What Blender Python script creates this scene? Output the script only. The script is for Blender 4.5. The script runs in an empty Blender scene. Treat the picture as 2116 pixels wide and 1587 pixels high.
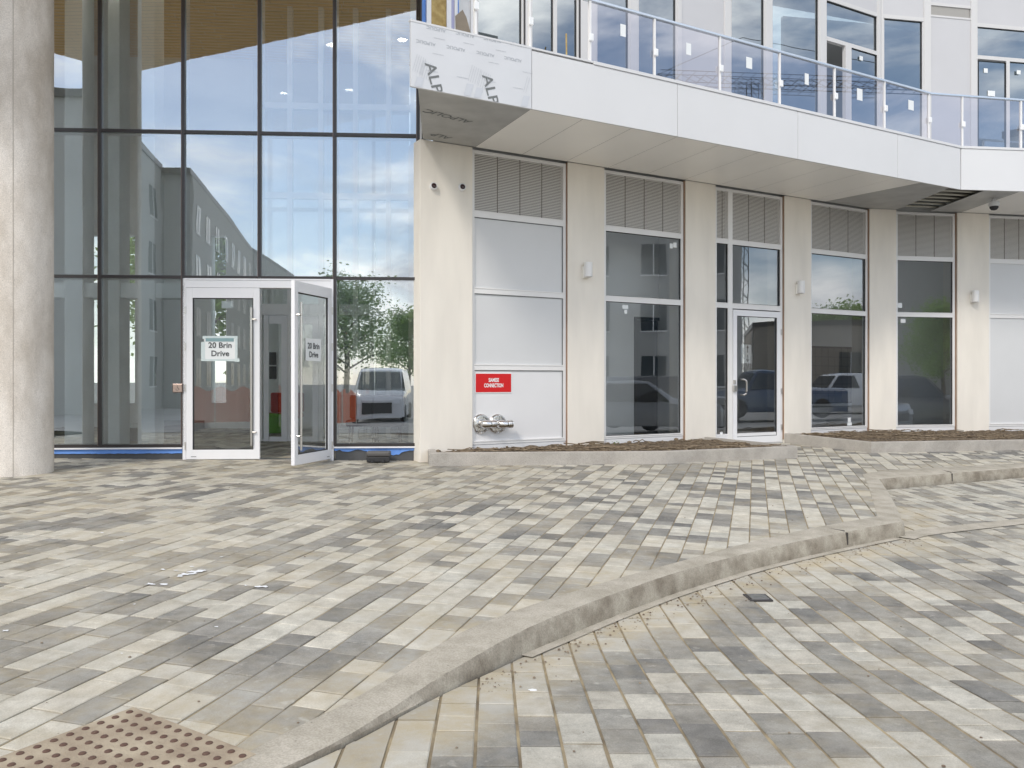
import bpy, bmesh, math, random
from mathutils import Vector, Matrix
from mathutils.geometry import tessellate_polygon
R = math.radians
random.seed(7)
sc = bpy.context.scene
COL = sc.collection

# ------------------------------------------------------------------ camera, world, sun, exposure
EZ = 1.39; F = 1740.0; CX = 1058.0; HY = 785.0
cd = bpy.data.cameras.new('camera'); cam = bpy.data.objects.new('camera', cd); COL.objects.link(cam)
cam.location = (0, 0, EZ); cam.rotation_euler = (R(90), 0, 0)
cd.sensor_width = 36; cd.lens = 36 * F / 2116; cd.shift_y = (HY - 793.5) / 2116
cd.clip_end = 2000; cd.clip_start = .05
sc.camera = cam
SUN_EL, SUN_AZ = 40, 205          # azimuth measured from +Y clockwise; the sun stands behind the camera, to the left
w = bpy.data.worlds.new("World"); sc.world = w; w.use_nodes = True
nt = w.node_tree; N = nt.nodes; L = nt.links; N.clear()
wo = N.new('ShaderNodeOutputWorld'); bg = N.new('ShaderNodeBackground'); sk = N.new('ShaderNodeTexSky')
sk.sky_type = 'NISHITA'; sk.sun_disc = False; sk.sun_elevation = R(SUN_EL); sk.sun_rotation = R(SUN_AZ)
sk.air_density = 1.0; sk.dust_density = .4; sk.ozone_density = 1.5
tc = N.new('ShaderNodeTexCoord'); mp = N.new('ShaderNodeMapping'); mp.inputs['Scale'].default_value = (1, 1, 2.6)
nz = N.new('ShaderNodeTexNoise'); nz.inputs['Scale'].default_value = 3.0; nz.inputs['Detail'].default_value = 9
nz.inputs['Roughness'].default_value = .56; nz.inputs['Distortion'].default_value = .35
cr = N.new('ShaderNodeValToRGB'); cr.color_ramp.elements[0].position = .43; cr.color_ramp.elements[1].position = .62
cr.color_ramp.elements[0].color = (.14, .14, .14, 1)
mx = N.new('ShaderNodeMix'); mx.data_type = 'RGBA'; mx.inputs[7].default_value = (11.2, 11.2, 11.3, 1)
L.new(tc.outputs['Generated'], mp.inputs[0]); L.new(mp.outputs[0], nz.inputs[0]); L.new(nz.outputs[0], cr.inputs[0])
n2 = N.new('ShaderNodeTexNoise'); n2.inputs['Scale'].default_value = 7; n2.inputs['Detail'].default_value = 7; n2.inputs['Roughness'].default_value = .6; n2.inputs['Distortion'].default_value = .5
c2 = N.new('ShaderNodeValToRGB'); c2.color_ramp.elements[0].position = .36; c2.color_ramp.elements[1].position = .60
c2.color_ramp.elements[0].color = (6.3, 6.5, 7.0, 1); c2.color_ramp.elements[1].color = (13.8, 13.4, 12.8, 1)
L.new(mp.outputs[0], n2.inputs[0]); L.new(n2.outputs[0], c2.inputs[0]); L.new(c2.outputs[0], mx.inputs[7])
L.new(cr.outputs[0], mx.inputs[0]); L.new(sk.outputs[0], mx.inputs[6]); L.new(mx.outputs[2], bg.inputs[0])
bg.inputs[1].default_value = .15; L.new(bg.outputs[0], wo.inputs[0])
sd = bpy.data.lights.new('sun', 'SUN'); sd.energy = 1.5; sd.angle = R(11); sd.color = (1, .93, .83)
so = bpy.data.objects.new('sun', sd); COL.objects.link(so)
_e, _a = R(SUN_EL), R(SUN_AZ)
so.rotation_euler = Vector((-math.sin(_a) * math.cos(_e), -math.cos(_a) * math.cos(_e), -math.sin(_e))).to_track_quat('-Z', 'Y').to_euler()
sc.view_settings.view_transform = 'Standard'; sc.view_settings.look = 'None'
sc.view_settings.exposure = .33; sc.view_settings.gamma = 1
sc.cycles.max_bounces = 8; sc.cycles.transparent_max_bounces = 12

# ------------------------------------------------------------------ materials
MATS = {}
def mat(name, col, rough=.7, metal=0, var=0.0, vs=6, bump=0.0, bs=60, spec=.5, col2=None, detail=6, stretch=None, emit=None, coat=0):
    if name in MATS: return MATS[name]
    m = bpy.data.materials.new(name); m.use_nodes = True; n = m.node_tree.nodes; l = m.node_tree.links
    b = n['Principled BSDF']; b.inputs['Base Color'].default_value = (*col, 1); b.inputs['Roughness'].default_value = rough
    b.inputs['Metallic'].default_value = metal; b.inputs['Specular IOR Level'].default_value = spec; b.inputs['Coat Weight'].default_value = coat
    t = n.new('ShaderNodeTexCoord'); src = t.outputs['Object']
    if stretch:
        q = n.new('ShaderNodeMapping'); q.inputs['Scale'].default_value = stretch; l.new(src, q.inputs[0]); src = q.outputs[0]
    if var > 0 or col2:
        z = n.new('ShaderNodeTexNoise'); z.inputs['Scale'].default_value = vs; z.inputs['Detail'].default_value = detail
        l.new(src, z.inputs[0]); r = n.new('ShaderNodeValToRGB')
        r.color_ramp.elements[0].position = .32; r.color_ramp.elements[1].position = .68
        c2 = col2 or tuple(c * (1 - var) for c in col)
        r.color_ramp.elements[0].color = (*c2, 1); r.color_ramp.elements[1].color = (*col, 1)
        l.new(z.outputs[0], r.inputs[0]); l.new(r.outputs[0], b.inputs['Base Color'])
    if bump > 0:
        z2 = n.new('ShaderNodeTexNoise'); z2.inputs['Scale'].default_value = bs; z2.inputs['Detail'].default_value = 4
        l.new(t.outputs['Object'], z2.inputs[0]); bp = n.new('ShaderNodeBump'); bp.inputs['Strength'].default_value = bump
        bp.inputs['Distance'].default_value = .01; l.new(z2.outputs[0], bp.inputs['Height']); l.new(bp.outputs[0], b.inputs['Normal'])
    if emit:
        b.inputs['Emission Color'].default_value = (*emit[0], 1); b.inputs['Emission Strength'].default_value = emit[1]
    MATS[name] = m; return m

def glassmat(name, refl, tint, gtint=(1, 1, 1), wav=.0):
    m = bpy.data.materials.new(name); m.use_nodes = True; n = m.node_tree.nodes; l = m.node_tree.links; n.clear()
    o = n.new('ShaderNodeOutputMaterial'); t = n.new('ShaderNodeBsdfTransparent'); g = n.new('ShaderNodeBsdfGlossy')
    t.inputs[0].default_value = (*tint, 1); g.inputs['Roughness'].default_value = 0; g.inputs[0].default_value = (*gtint, 1)
    fr = n.new('ShaderNodeFresnel'); fr.inputs[0].default_value = 1.5
    ma = n.new('ShaderNodeMath'); ma.operation = 'MULTIPLY_ADD'; ma.inputs[1].default_value = .9; ma.inputs[2].default_value = refl; ma.use_clamp = True
    x = n.new('ShaderNodeMixShader'); ma.inputs[1].default_value = .35 if name == 'clear_door_glass' else .9; l.new(fr.outputs[0], ma.inputs[0]); l.new(ma.outputs[0], x.inputs[0])
    l.new(t.outputs[0], x.inputs[1]); l.new(g.outputs[0], x.inputs[2]); l.new(x.outputs[0], o.inputs[0])
    if wav:
        z = n.new('ShaderNodeTexNoise'); z.inputs['Scale'].default_value = 1.1; z.inputs['Detail'].default_value = 1
        tc_ = n.new('ShaderNodeTexCoord'); l.new(tc_.outputs['Object'], z.inputs[0])
        bp = n.new('ShaderNodeBump'); bp.inputs['Strength'].default_value = wav; bp.inputs['Distance'].default_value = .02
        l.new(z.outputs[0], bp.inputs['Height']); l.new(bp.outputs[0], g.inputs['Normal'])
    MATS[name] = m; return m

def paver_mat():
    m = bpy.data.materials.new('paver_stone'); m.use_nodes = True; n = m.node_tree.nodes; l = m.node_tree.links
    b = n['Principled BSDF']; b.inputs['Roughness'].default_value = .88; b.inputs['Specular IOR Level'].default_value = .25
    at = n.new('ShaderNodeAttribute'); at.attribute_name = 'tone'; t = n.new('ShaderNodeTexCoord')
    z = n.new('ShaderNodeTexNoise'); z.inputs['Scale'].default_value = 9; z.inputs['Detail'].default_value = 7; z.inputs['Roughness'].default_value = .65
    l.new(t.outputs['Object'], z.inputs[0])
    mr = n.new('ShaderNodeMapRange'); mr.inputs[1].default_value = .3; mr.inputs[2].default_value = .7; mr.inputs[3].default_value = .72; mr.inputs[4].default_value = 1.16
    l.new(z.outputs[0], mr.inputs[0])
    fn = n.new('ShaderNodeTexNoise'); fn.inputs['Scale'].default_value = 150; fn.inputs['Detail'].default_value = 5; fn.inputs['Roughness'].default_value = .75; l.new(t.outputs['Object'], fn.inputs[0])
    mf = n.new('ShaderNodeMapRange'); mf.inputs[1].default_value = .3; mf.inputs[2].default_value = .7; mf.inputs[3].default_value = .74; mf.inputs[4].default_value = 1.2
    l.new(fn.outputs[0], mf.inputs[0])
    mm = n.new('ShaderNodeMath'); mm.operation = 'MULTIPLY'; l.new(mr.outputs[0], mm.inputs[0]); l.new(mf.outputs[0], mm.inputs[1])
    st = n.new('ShaderNodeTexNoise'); st.inputs['Scale'].default_value = 3.4; st.inputs['Detail'].default_value = 8; st.inputs['Roughness'].default_value = .7; st.inputs['Distortion'].default_value = .6; l.new(t.outputs['Object'], st.inputs[0])
    sr = n.new('ShaderNodeMapRange'); sr.inputs[1].default_value = .34; sr.inputs[2].default_value = .62; sr.inputs[3].default_value = .86; sr.inputs[4].default_value = 1.06; l.new(st.outputs[0], sr.inputs[0])
    m3 = n.new('ShaderNodeMath'); m3.operation = 'MULTIPLY'; l.new(mm.outputs[0], m3.inputs[0]); l.new(sr.outputs[0], m3.inputs[1]); mm = m3
    v = n.new('ShaderNodeVectorMath'); v.operation = 'SCALE'; l.new(at.outputs['Color'], v.inputs[0]); l.new(mm.outputs[0], v.inputs['Scale'])
    # dusty film of dried joint sand, in drifting patches
    du = n.new('ShaderNodeAttribute'); du.attribute_name = 'dust'
    d = n.new('ShaderNodeTexNoise'); d.inputs['Scale'].default_value = 1.1; d.inputs['Detail'].default_value = 8; d.inputs['Roughness'].default_value = .68
    l.new(t.outputs['Object'], d.inputs[0]); dr = n.new('ShaderNodeMapRange'); dr.inputs[1].default_value = .47; dr.inputs[2].default_value = .76
    dr.inputs[3].default_value = .0; dr.inputs[4].default_value = .72; dr.clamp = True
    ad = n.new('ShaderNodeMath'); ad.operation = 'MULTIPLY_ADD'; ad.inputs[1].default_value = .30; l.new(du.outputs['Fac'], ad.inputs[0]); l.new(d.outputs[0], ad.inputs[2]); l.new(ad.outputs[0], dr.inputs[0])
    x = n.new('ShaderNodeMix'); x.data_type = 'RGBA'
    yn = n.new('ShaderNodeTexNoise'); yn.inputs['Scale'].default_value = 4.5; yn.inputs['Detail'].default_value = 7; yn.inputs['Roughness'].default_value = .7; l.new(t.outputs['Object'], yn.inputs[0])
    yr = n.new('ShaderNodeValToRGB'); yr.color_ramp.elements[0].position = .38; yr.color_ramp.elements[1].position = .62; yr.color_ramp.elements[0].color = (.48, .405, .27, 1); yr.color_ramp.elements[1].color = (.47, .445, .385, 1)
    l.new(yn.outputs[0], yr.inputs[0]); l.new(yr.outputs[0], x.inputs[7])
    l.new(dr.outputs[0], x.inputs[0]); l.new(v.outputs[0], x.inputs[6])
    # small pale efflorescence blotches
    e = n.new('ShaderNodeTexNoise'); e.inputs['Scale'].default_value = 17; e.inputs['Detail'].default_value = 3; l.new(t.outputs['Object'], e.inputs[0])
    er = n.new('ShaderNodeMapRange'); er.inputs[1].default_value = .64; er.inputs[2].default_value = .76; er.inputs[4].default_value = .5; l.new(e.outputs[0], er.inputs[0])
    x2 = n.new('ShaderNodeMix'); x2.data_type = 'RGBA'; x2.inputs[7].default_value = (.52, .50, .44, 1)
    l.new(er.outputs[0], x2.inputs[0]); l.new(x.outputs[2], x2.inputs[6]); l.new(x2.outputs[2], b.inputs['Base Color'])
    bp = n.new('ShaderNodeBump'); bp.inputs['Strength'].default_value = .7; bp.inputs['Distance'].default_value = .004
    l.new(fn.outputs[0], bp.inputs['Height']); l.new(bp.outputs[0], b.inputs['Normal'])
    return m

def concrete(name, col, dirt, vs=3.0, streak=False, pores=True):
    m = bpy.data.materials.new(name); m.use_nodes = True; n = m.node_tree.nodes; l = m.node_tree.links
    b = n['Principled BSDF']; b.inputs['Roughness'].default_value = .85; b.inputs['Specular IOR Level'].default_value = .3
    t = n.new('ShaderNodeTexCoord'); mpp = n.new('ShaderNodeMapping'); l.new(t.outputs['Object'], mpp.inputs[0])
    if streak: mpp.inputs['Scale'].default_value = (1, 1, .45)
    z = n.new('ShaderNodeTexNoise'); z.inputs['Scale'].default_value = vs; z.inputs['Detail'].default_value = 9; z.inputs['Roughness'].default_value = .62
    l.new(mpp.outputs[0], z.inputs[0]); r = n.new('ShaderNodeValToRGB'); r.color_ramp.elements[0].position = .34; r.color_ramp.elements[1].position = .62
    r.color_ramp.elements[0].color = (*dirt, 1); r.color_ramp.elements[1].color = (*col, 1); l.new(z.outputs[0], r.inputs[0])
    f = n.new('ShaderNodeTexNoise'); f.inputs['Scale'].default_value = 120; f.inputs['Detail'].default_value = 3; l.new(t.outputs['Object'], f.inputs[0])
    mr = n.new('ShaderNodeMapRange'); mr.inputs[1].default_value = .3; mr.inputs[2].default_value = .7; mr.inputs[3].default_value = .80; mr.inputs[4].default_value = 1.14
    l.new(f.outputs[0], mr.inputs[0]); v = n.new('ShaderNodeVectorMath'); v.operation = 'SCALE'; l.new(r.outputs[0], v.inputs[0]); l.new(mr.outputs[0], v.inputs['Scale'])
    out = v.outputs[0]
    if pores:
        vo = n.new('ShaderNodeTexVoronoi'); vo.inputs['Scale'].default_value = 14; l.new(t.outputs['Object'], vo.inputs[0])
        pr = n.new('ShaderNodeMapRange'); pr.inputs[1].default_value = .035; pr.inputs[2].default_value = .07; pr.inputs[3].default_value = .5; pr.inputs[4].default_value = 1
        l.new(vo.outputs['Distance'], pr.inputs[0]); v2 = n.new('ShaderNodeVectorMath'); v2.operation = 'SCALE'
        l.new(out, v2.inputs[0]); l.new(pr.outputs[0], v2.inputs['Scale']); out = v2.outputs[0]
    l.new(out, b.inputs['Base Color'])
    bp = n.new('ShaderNodeBump'); bp.inputs['Strength'].default_value = .3; bp.inputs['Distance'].default_value = .006
    l.new(f.outputs[0], bp.inputs['Height']); l.new(bp.outputs[0], b.inputs['Normal'])
    MATS[name] = m; return m

M_PAVER = paver_mat()
M_SAND = mat('joint_sand', (.40, .325, .20), .95, col2=(.16, .125, .08), vs=5, bump=.5, bs=200)
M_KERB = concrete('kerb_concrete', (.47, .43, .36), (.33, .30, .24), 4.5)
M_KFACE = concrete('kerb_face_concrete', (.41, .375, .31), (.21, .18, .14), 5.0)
M_COLUMN = concrete('column_concrete', (.78, .73, .67), (.52, .465, .40), 2.1, streak=True)
M_PLANT = concrete('planter_concrete', (.46, .43, .39), (.36, .335, .30), 3.2)
M_STUCCO = mat('cream_render', (.86, .81, .73), .9, var=.10, vs=2.2, stretch=(1.6, 1.6, .35), bump=.35, bs=160, spec=.2)
M_WHITE = mat('white_aluminium', (.80, .79, .78), .35, var=.03, vs=3)
M_DOORW = mat('white_door_paint', (.80, .80, .82), .3)
M_FASC = mat('white_composite_panel', (.69, .69, .695), .38, var=.04, vs=1.1, bump=.12, bs=1.6)
M_SOFF = mat('pale_soffit_panel', (.93, .91, .87), .32, var=.04, vs=1.2)
M_FILM = mat('white_protective_film', (.66, .67, .69), .3, var=.05, vs=2.2, bump=.15, bs=5)
M_FILMG = mat('grey_protective_film', (.46, .46, .45), .42, var=.2, vs=3, bump=.25, bs=6)
M_INK = mat('grey_ink', (.16, .17, .17), .6)
M_INKL = mat('pale_grey_ink', (.44, .46, .49), .6)
M_INKLL = mat('faint_ink', (.58, .60, .64), .6)
M_PANEL = mat('grey_spandrel_panel', (.66, .665, .67), .4, var=.04, vs=1.4)
M_PANELW = mat('white_spandrel_panel', (.76, .755, .76), .45, var=.04, vs=1.8)
M_LOUV = mat('taupe_louvre', (.62, .60, .57), .55)
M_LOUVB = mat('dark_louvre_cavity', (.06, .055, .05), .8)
M_LFLAT = mat('grey_vent_panel', (.36, .345, .32), .55, var=.05, vs=2)
M_UPAN = mat('grey_white_upper_panel', (.56, .555, .565), .5, var=.05, vs=1.2)
M_UWH = mat('upper_frame_paint', (.62, .61, .60), .4)
M_LFLATD = mat('taupe_louvre_joint', (.16, .145, .125), .6)
M_DARK = mat('dark_bronze_aluminium', (.035, .03, .03), .35)
M_BRONZE = mat('brown_mullion_cap', (.16, .115, .10), .3, metal=.4)
M_BLACK = mat('black_rubber', (.025, .025, .027), .6)
M_BASE = mat('grey_waterproofing', (.085, .088, .092), .75, var=.35, vs=3.5, bump=.3, bs=20)
M_BLUE = mat('blue_membrane', (.13, .30, .74), .5, var=.15, vs=5, bump=.2, bs=30)
M_STEEL = mat('brushed_steel', (.62, .60, .57), .28, metal=1)
M_CHROME = mat('chrome', (.72, .71, .70), .16, metal=1, bump=.3, bs=40)
M_RED = mat('red_sign_paint', (.62, .004, .006), .4)
M_PAPER = mat('white_paper', (.78, .80, .80), .7)
M_TAPE = mat('teal_tape', (.22, .34, .36), .5)  # plain teal tone of the band across the top of the paper
M_TEXT = mat('sign_lettering_grey', (.07, .075, .08), .7)
M_LETW = mat('sign_lettering_white', (.85, .85, .85), .6)
M_SOIL = mat('mulched_soil', (.20, .155, .10), .95, col2=(.05, .03, .02), vs=28, bump=1, bs=70)
M_TWIG = mat('dry_vine_stem', (.27, .21, .14), .9, col2=(.10, .07, .045), vs=20)
M_LEAFG = mat('fresh_green_leaf', (.08, .22, .03), .6)
M_TACT = mat('tan_tactile_plate', (.41, .345, .25), .8, col2=(.26, .20, .14), vs=7, bump=.4, bs=90)
M_DOME = mat('rust_brown_dome', (.11, .065, .045), .7, col2=(.10, .05, .035), vs=60)
M_WOOD = mat('honey_wood_soffit', (.85, .58, .27), .45, col2=(.68, .43, .18), vs=3, stretch=(1, 9, 1))
M_SLOT = mat('soffit_board_gap', (.10, .06, .025), .8)
M_OSB = mat('osb_board', (.50, .37, .15), .8, col2=(.34, .23, .08), vs=14, detail=8)
M_PLY = mat('weathered_plywood', (.34, .28, .21), .8, var=.3, vs=4)
M_IWALL = mat('interior_pale_wall', (.84, .86, .85), .8, var=.04, vs=1)
M_IGREY = mat('interior_grey_wall', (.80, .795, .78), .85, var=.06, vs=1)
M_IFLOOR = mat('lobby_stone_floor', (.24, .25, .25), .28, var=.15, vs=1.5)
M_ICEIL = mat('interior_ceiling', (.60, .60, .58), .8)
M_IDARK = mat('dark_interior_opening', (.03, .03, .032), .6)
M_MAIL = mat('bronze_mailbox', (.12, .10, .085), .35, metal=.5)
M_ORANGE = mat('orange_barrier_net', (.70, .13, .03), .7)
M_LIME = mat('lime_fabric', (.14, .42, .02), .7)
M_REDF = mat('red_upholstery', (.42, .02, .015), .6)
M_ASPH = mat('pale_road_surface', (.34, .335, .32), .9, var=.3, vs=.6, bump=.4, bs=120)
M_BARK = mat('tree_bark', (.11, .08, .06), .9, var=.4, vs=8)
M_LEAF = mat('tree_foliage', (.15, .24, .05), .7, col2=(.06, .11, .02), vs=1.2)
_n = M_LEAF.node_tree.nodes; _l = M_LEAF.node_tree.links; _t = _n.new('ShaderNodeBsdfTranslucent'); _t.inputs[0].default_value = (.35, .55, .10, 1)
_m = _n.new('ShaderNodeMixShader'); _m.inputs[0].default_value = .45; _l.new(_n['Principled BSDF'].outputs[0], _m.inputs[1]); _l.new(_t.outputs[0], _m.inputs[2]); _l.new(_m.outputs[0], _n['Material Output'].inputs[0])
M_BLDG = mat('grey_cladding', (.42, .42, .40), .7, var=.08, vs=.4)
M_BLDG2 = mat('tan_cladding', (.34, .30, .25), .7, var=.08, vs=.4)
M_BWIN = mat('dark_window_glass', (.03, .045, .055), .08)
M_VANW = mat('white_car_paint', (.72, .73, .75), .25, coat=.8)
M_SILV = mat('silver_car_paint', (.35, .37, .40), .25, metal=.6, coat=.8)
M_DBLUE = mat('dark_blue_car_paint', (.03, .06, .12), .2, metal=.4, coat=.9)
M_CHAR = mat('charcoal_car_paint', (.05, .052, .055), .25, metal=.4, coat=.9)
M_CARG = mat('car_glass', (.02, .025, .03), .04, spec=.9)
M_LAMPH = mat('headlight_lens', (.75, .77, .8), .1)
M_GLASS = glassmat('curtain_wall_glass', .34, (.88, .94, .94), (.90, .95, 1.0), wav=.06)
M_GLASSB = glassmat('window_glass', .21, (.93, .95, .95), (.92, .96, 1.0), wav=.05)
M_GLASSU = glassmat('upper_window_glass', .30, (.25, .31, .33), (.88, .95, 1.0), wav=.05)
M_GLASSD = glassmat('door_glass', .12, (.86, .90, .89))
M_GLASSO = glassmat('clear_door_glass', .0, (.93, .95, .94))
M_GLASSR = glassmat('balustrade_glass', .17, (.74, .73, .77), (.95, .95, 1.0))

# ------------------------------------------------------------------ mesh helpers
class MB:
    def __init__(s): s.v = []; s.f = []; s.c = []
    def add(s, vs, fs):
        b = len(s.v); s.v += [tuple(p) for p in vs]; s.f += [tuple(b + i for i in f) for f in fs]; return s
    def hexa(s, p):  # p: 4 bottom + 4 top
        return s.add(p, [(3, 2, 1, 0), (4, 5, 6, 7), (0, 1, 5, 4), (1, 2, 6, 5), (2, 3, 7, 6), (3, 0, 4, 7)])
    def box(s, c, d, rz=0):
        x, y, z = c; a, b, h = d[0] / 2, d[1] / 2, d[2] / 2; ca, sa = math.cos(rz), math.sin(rz)
        q = [(-a, -b), (a, -b), (a, b), (-a, b)]
        return s.hexa([(x + i * ca - j * sa, y + i * sa + j * ca, z + k) for k in (-h, h) for i, j in q])
    def prism(s, poly, z0, z1):
        n = len(poly); z0f = z0 if callable(z0) else (lambda x, y: z0); z1f = z1 if callable(z1) else (lambda x, y: z1)
        tris = tessellate_polygon([[Vector((p[0], p[1], 0)) for p in poly]])
        vs = [(p[0], p[1], z0f(*p[:2])) for p in poly] + [(p[0], p[1], z1f(*p[:2])) for p in poly]
        area = sum(poly[i][0] * poly[(i + 1) % n][1] - poly[(i + 1) % n][0] * poly[i][1] for i in range(n))
        fs = []
        for t in tris:
            a, b, c = t; ar = (poly[b][0] - poly[a][0]) * (poly[c][1] - poly[a][1]) - (poly[c][0] - poly[a][0]) * (poly[b][1] - poly[a][1])
            if ar < 0: a, b, c = a, c, b
            fs.append((a + n, b + n, c + n)); fs.append((c, b, a))
        for i in range(n):
            j = (i + 1) % n; fs.append((i, j, j + n, i + n) if area > 0 else (j, i, i + n, j + n))
        return s.add(vs, fs)
    def tube(s, pts, r, seg=8, cap=True):
        pts = [Vector(p) for p in pts]; rs = r if isinstance(r, (list, tuple)) else [r] * len(pts); rings = []
        for i, p in enumerate(pts):
            d = (pts[min(i + 1, len(pts) - 1)] - pts[max(i - 1, 0)]).normalized()
            up = Vector((0, 0, 1)) if abs(d.z) < .9 else Vector((1, 0, 0)); a = d.cross(up).normalized(); b = a.cross(d)
            rings.append([p + (a * math.cos(2 * math.pi * k / seg) + b * math.sin(2 * math.pi * k / seg)) * rs[i] for k in range(seg)])
        vs = [q for g in rings for q in g]; fs = []
        for i in range(len(pts) - 1):
            for k in range(seg):
                a = i * seg + k; b = i * seg + (k + 1) % seg; fs.append((a, a + seg, b + seg, b))
        if cap: fs.append(tuple(range(seg))); fs.append(tuple(reversed(range((len(pts) - 1) * seg, len(pts) * seg))))
        return s.add(vs, fs)
    def lathe(s, prof, c=(0, 0, 0), axis='z', seg=24, M=None):
        vs = []; n = len(prof)
        for k in range(seg):
            a = 2 * math.pi * k / seg
            for r, h in prof:
                p = Vector((r * math.cos(a), r * math.sin(a), h))
                if M: p = M @ p
                vs.append(p + Vector(c))
        fs = []
        for k in range(seg):
            for i in range(n - 1):
                a = k * n + i; b = ((k + 1) % seg) * n + i; fs.append((a, b, b + 1, a + 1))
        if prof[0][0] > 1e-6: fs.append(tuple(k * n for k in reversed(range(seg))))
        if prof[-1][0] > 1e-6: fs.append(tuple(k * n + n - 1 for k in range(seg)))
        return s.add(vs, fs)
    def build(s, name, m, parent=None, smooth=False, bevel=0, label=None, mats=None, midx=None):
        me = bpy.data.meshes.new(name)
        off = Vector((0, 0, 0)); q = parent
        while q is not None: off += q.location; q = q.parent
        o = bpy.data.objects.new(name, me)
        if parent is None and s.v and name not in NOORG:
            xs = [p[0] for p in s.v]; ys = [p[1] for p in s.v]; zs = [p[2] for p in s.v]
            org = Vector(((min(xs) + max(xs)) / 2, (min(ys) + max(ys)) / 2, min(zs))); o.location = org; off = org
        me.from_pydata([(p[0] - off.x, p[1] - off.y, p[2] - off.z) for p in s.v], [], s.f)
        me.materials.append(m)
        for k in (mats or []): me.materials.append(k)
        if midx: me.polygons.foreach_set('material_index', midx)
        me.validate()
        if smooth:
            me.polygons.foreach_set('use_smooth', [True] * len(me.polygons)); me.set_sharp_from_angle(angle=R(35))
        me.update(); COL.objects.link(o)
        if parent is not None: o.parent = parent
        if bevel: bv = o.modifiers.new('edge', 'BEVEL'); bv.width = bevel; bv.segments = 2; bv.limit_method = 'ANGLE'
        if label: o['label'] = label
        return o
NOORG = set()
def empty(name, loc, label, cat, group=None, rz=0):
    o = bpy.data.objects.new(name, None); COL.objects.link(o); o.location = loc; o.rotation_euler.z = rz; o.empty_display_size = .1
    o['label'] = label; o['category'] = cat
    if group: o['group'] = group
    return o
def tag(o, label, cat, group=None):
    o['label'] = label; o['category'] = cat
    if group: o['group'] = group
    return o
def struct(o): o['kind'] = 'structure'; return o
def stuff(o, label, cat): o['kind'] = 'stuff'; o['label'] = label; o['category'] = cat; return o

class PL:      # a vertical plane: u along it, n out of it (towards the street)
    def __init__(s, p, q):
        dx, dy = q[0] - p[0], q[1] - p[1]; ln = math.hypot(dx, dy); s.u = (dx / ln, dy / ln); s.n = (s.u[1], -s.u[0]); s.o = p; s.len = ln
        s.rz = math.atan2(dy, dx)
    def pt(s, a, t, z): return (s.o[0] + a * s.u[0] + t * s.n[0], s.o[1] + a * s.u[1] + t * s.n[1], z)
    def s_(s, px, off=0):
        k = (px - CX) / F; ox = s.o[0] + off * s.n[0]; oy = s.o[1] + off * s.n[1]; return (k * oy - ox) / (s.u[0] - k * s.u[1])
    def Y(s, px, off=0): return s.o[1] + off * s.n[1] + s.s_(px, off) * s.u[1]
    def z(s, px, py, off=0): return EZ + (HY - py) * s.Y(px, off) / F
    def box(s, mb, a0, a1, t0, t1, z0, z1):
        return mb.hexa([s.pt(a0, t1, z0), s.pt(a1, t1, z0), s.pt(a1, t0, z0), s.pt(a0, t0, z0), s.pt(a0, t1, z1), s.pt(a1, t1, z1), s.pt(a1, t0, z1), s.pt(a0, t0, z1)])
    def quad(s, mb, a0, a1, t, z0, z1): return mb.add([s.pt(a0, t, z0), s.pt(a1, t, z0), s.pt(a1, t, z1), s.pt(a0, t, z1)], [(0, 1, 2, 3)])
    def mirror(s, p):
        d = (p[0] - s.o[0]) * s.n[0] + (p[1] - s.o[1]) * s.n[1]; return (p[0] - 2 * d * s.n[0], p[1] - 2 * d * s.n[1])
    def mdir(s, v): d = v[0] * s.n[0] + v[1] * s.n[1]; return (v[0] - 2 * d * s.n[0], v[1] - 2 * d * s.n[1])
def PK(px, h, K=3.221): Y = K * F / h; return ((px - CX) / F * Y, Y)
CW = PL(((116 - CX) / F * 11.14, 11.14), ((865 - CX) / F * 11.43, 11.43))       # glass curtain wall
WA = PL(PK(870, 498.1), PK(1797, 354)); WB = PL(PK(1797, 354), PK(2116, 340.4))  # the two facets of the ground floor wall
FA = PL(PK(848, 607.6), PK(1985, 393.8)); FB = PL(PK(1985, 393.8), PK(2116, 390))  # balcony fascia
ZS, ZFT = 4.611, 5.345

def cl(x, a, b): return max(a, min(b, x))
def sm(a, b, x): t = cl((x - a) / (b - a), 0, 1); return t * t * (3 - 2 * t)
def gz(X, Y): return .0241 * cl(Y, -12, 18) - .0137 * cl(X, -12, 14)
def drop(X, Y): return .006 + .125 * sm(2.7, 4.7, Y)
def rz_(X, Y): return gz(X, Y) - drop(X, Y)
def G(px, py, dz=0):
    Y = (EZ + dz) / ((py - HY) / F + .0241 - .0137 * (px - CX) / F); return ((px - CX) / F * Y, Y)
def GR(px, py):
    Y = G(px, py)[1]
    for _ in range(8): X = (px - CX) / F * Y; Y = G(px, py, drop(X, Y))[1]
    return ((px - CX) / F * Y, Y)

# ------------------------------------------------------------------ ground sheet, pavers, kerb
def sheet(x0, x1, y0, y1, nx, ny, zf):
    mb = MB(); vs = [(x0 + (x1 - x0) * i / nx, y0 + (y1 - y0) * j / ny) for j in range(ny + 1) for i in range(nx + 1)]
    return mb.add([(x, y, zf(x, y)) for x, y in vs], [(j * (nx + 1) + i, j * (nx + 1) + i + 1, (j + 1) * (nx + 1) + i + 1, (j + 1) * (nx + 1) + i) for j in range(ny) for i in range(nx)])
NOORG |= {'ground', 'pavement', 'road', 'kerb', 'asphalt_road'}
struct(sheet(-300, 300, -300, 320, 60, 62, lambda x, y: rz_(x, y) - .16).build('ground', M_ASPH))
struct(sheet(-26, 30, -24, 1.2, 28, 14, lambda x, y: rz_(x, y) - .03).build('asphalt_road', M_ASPH))

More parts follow.
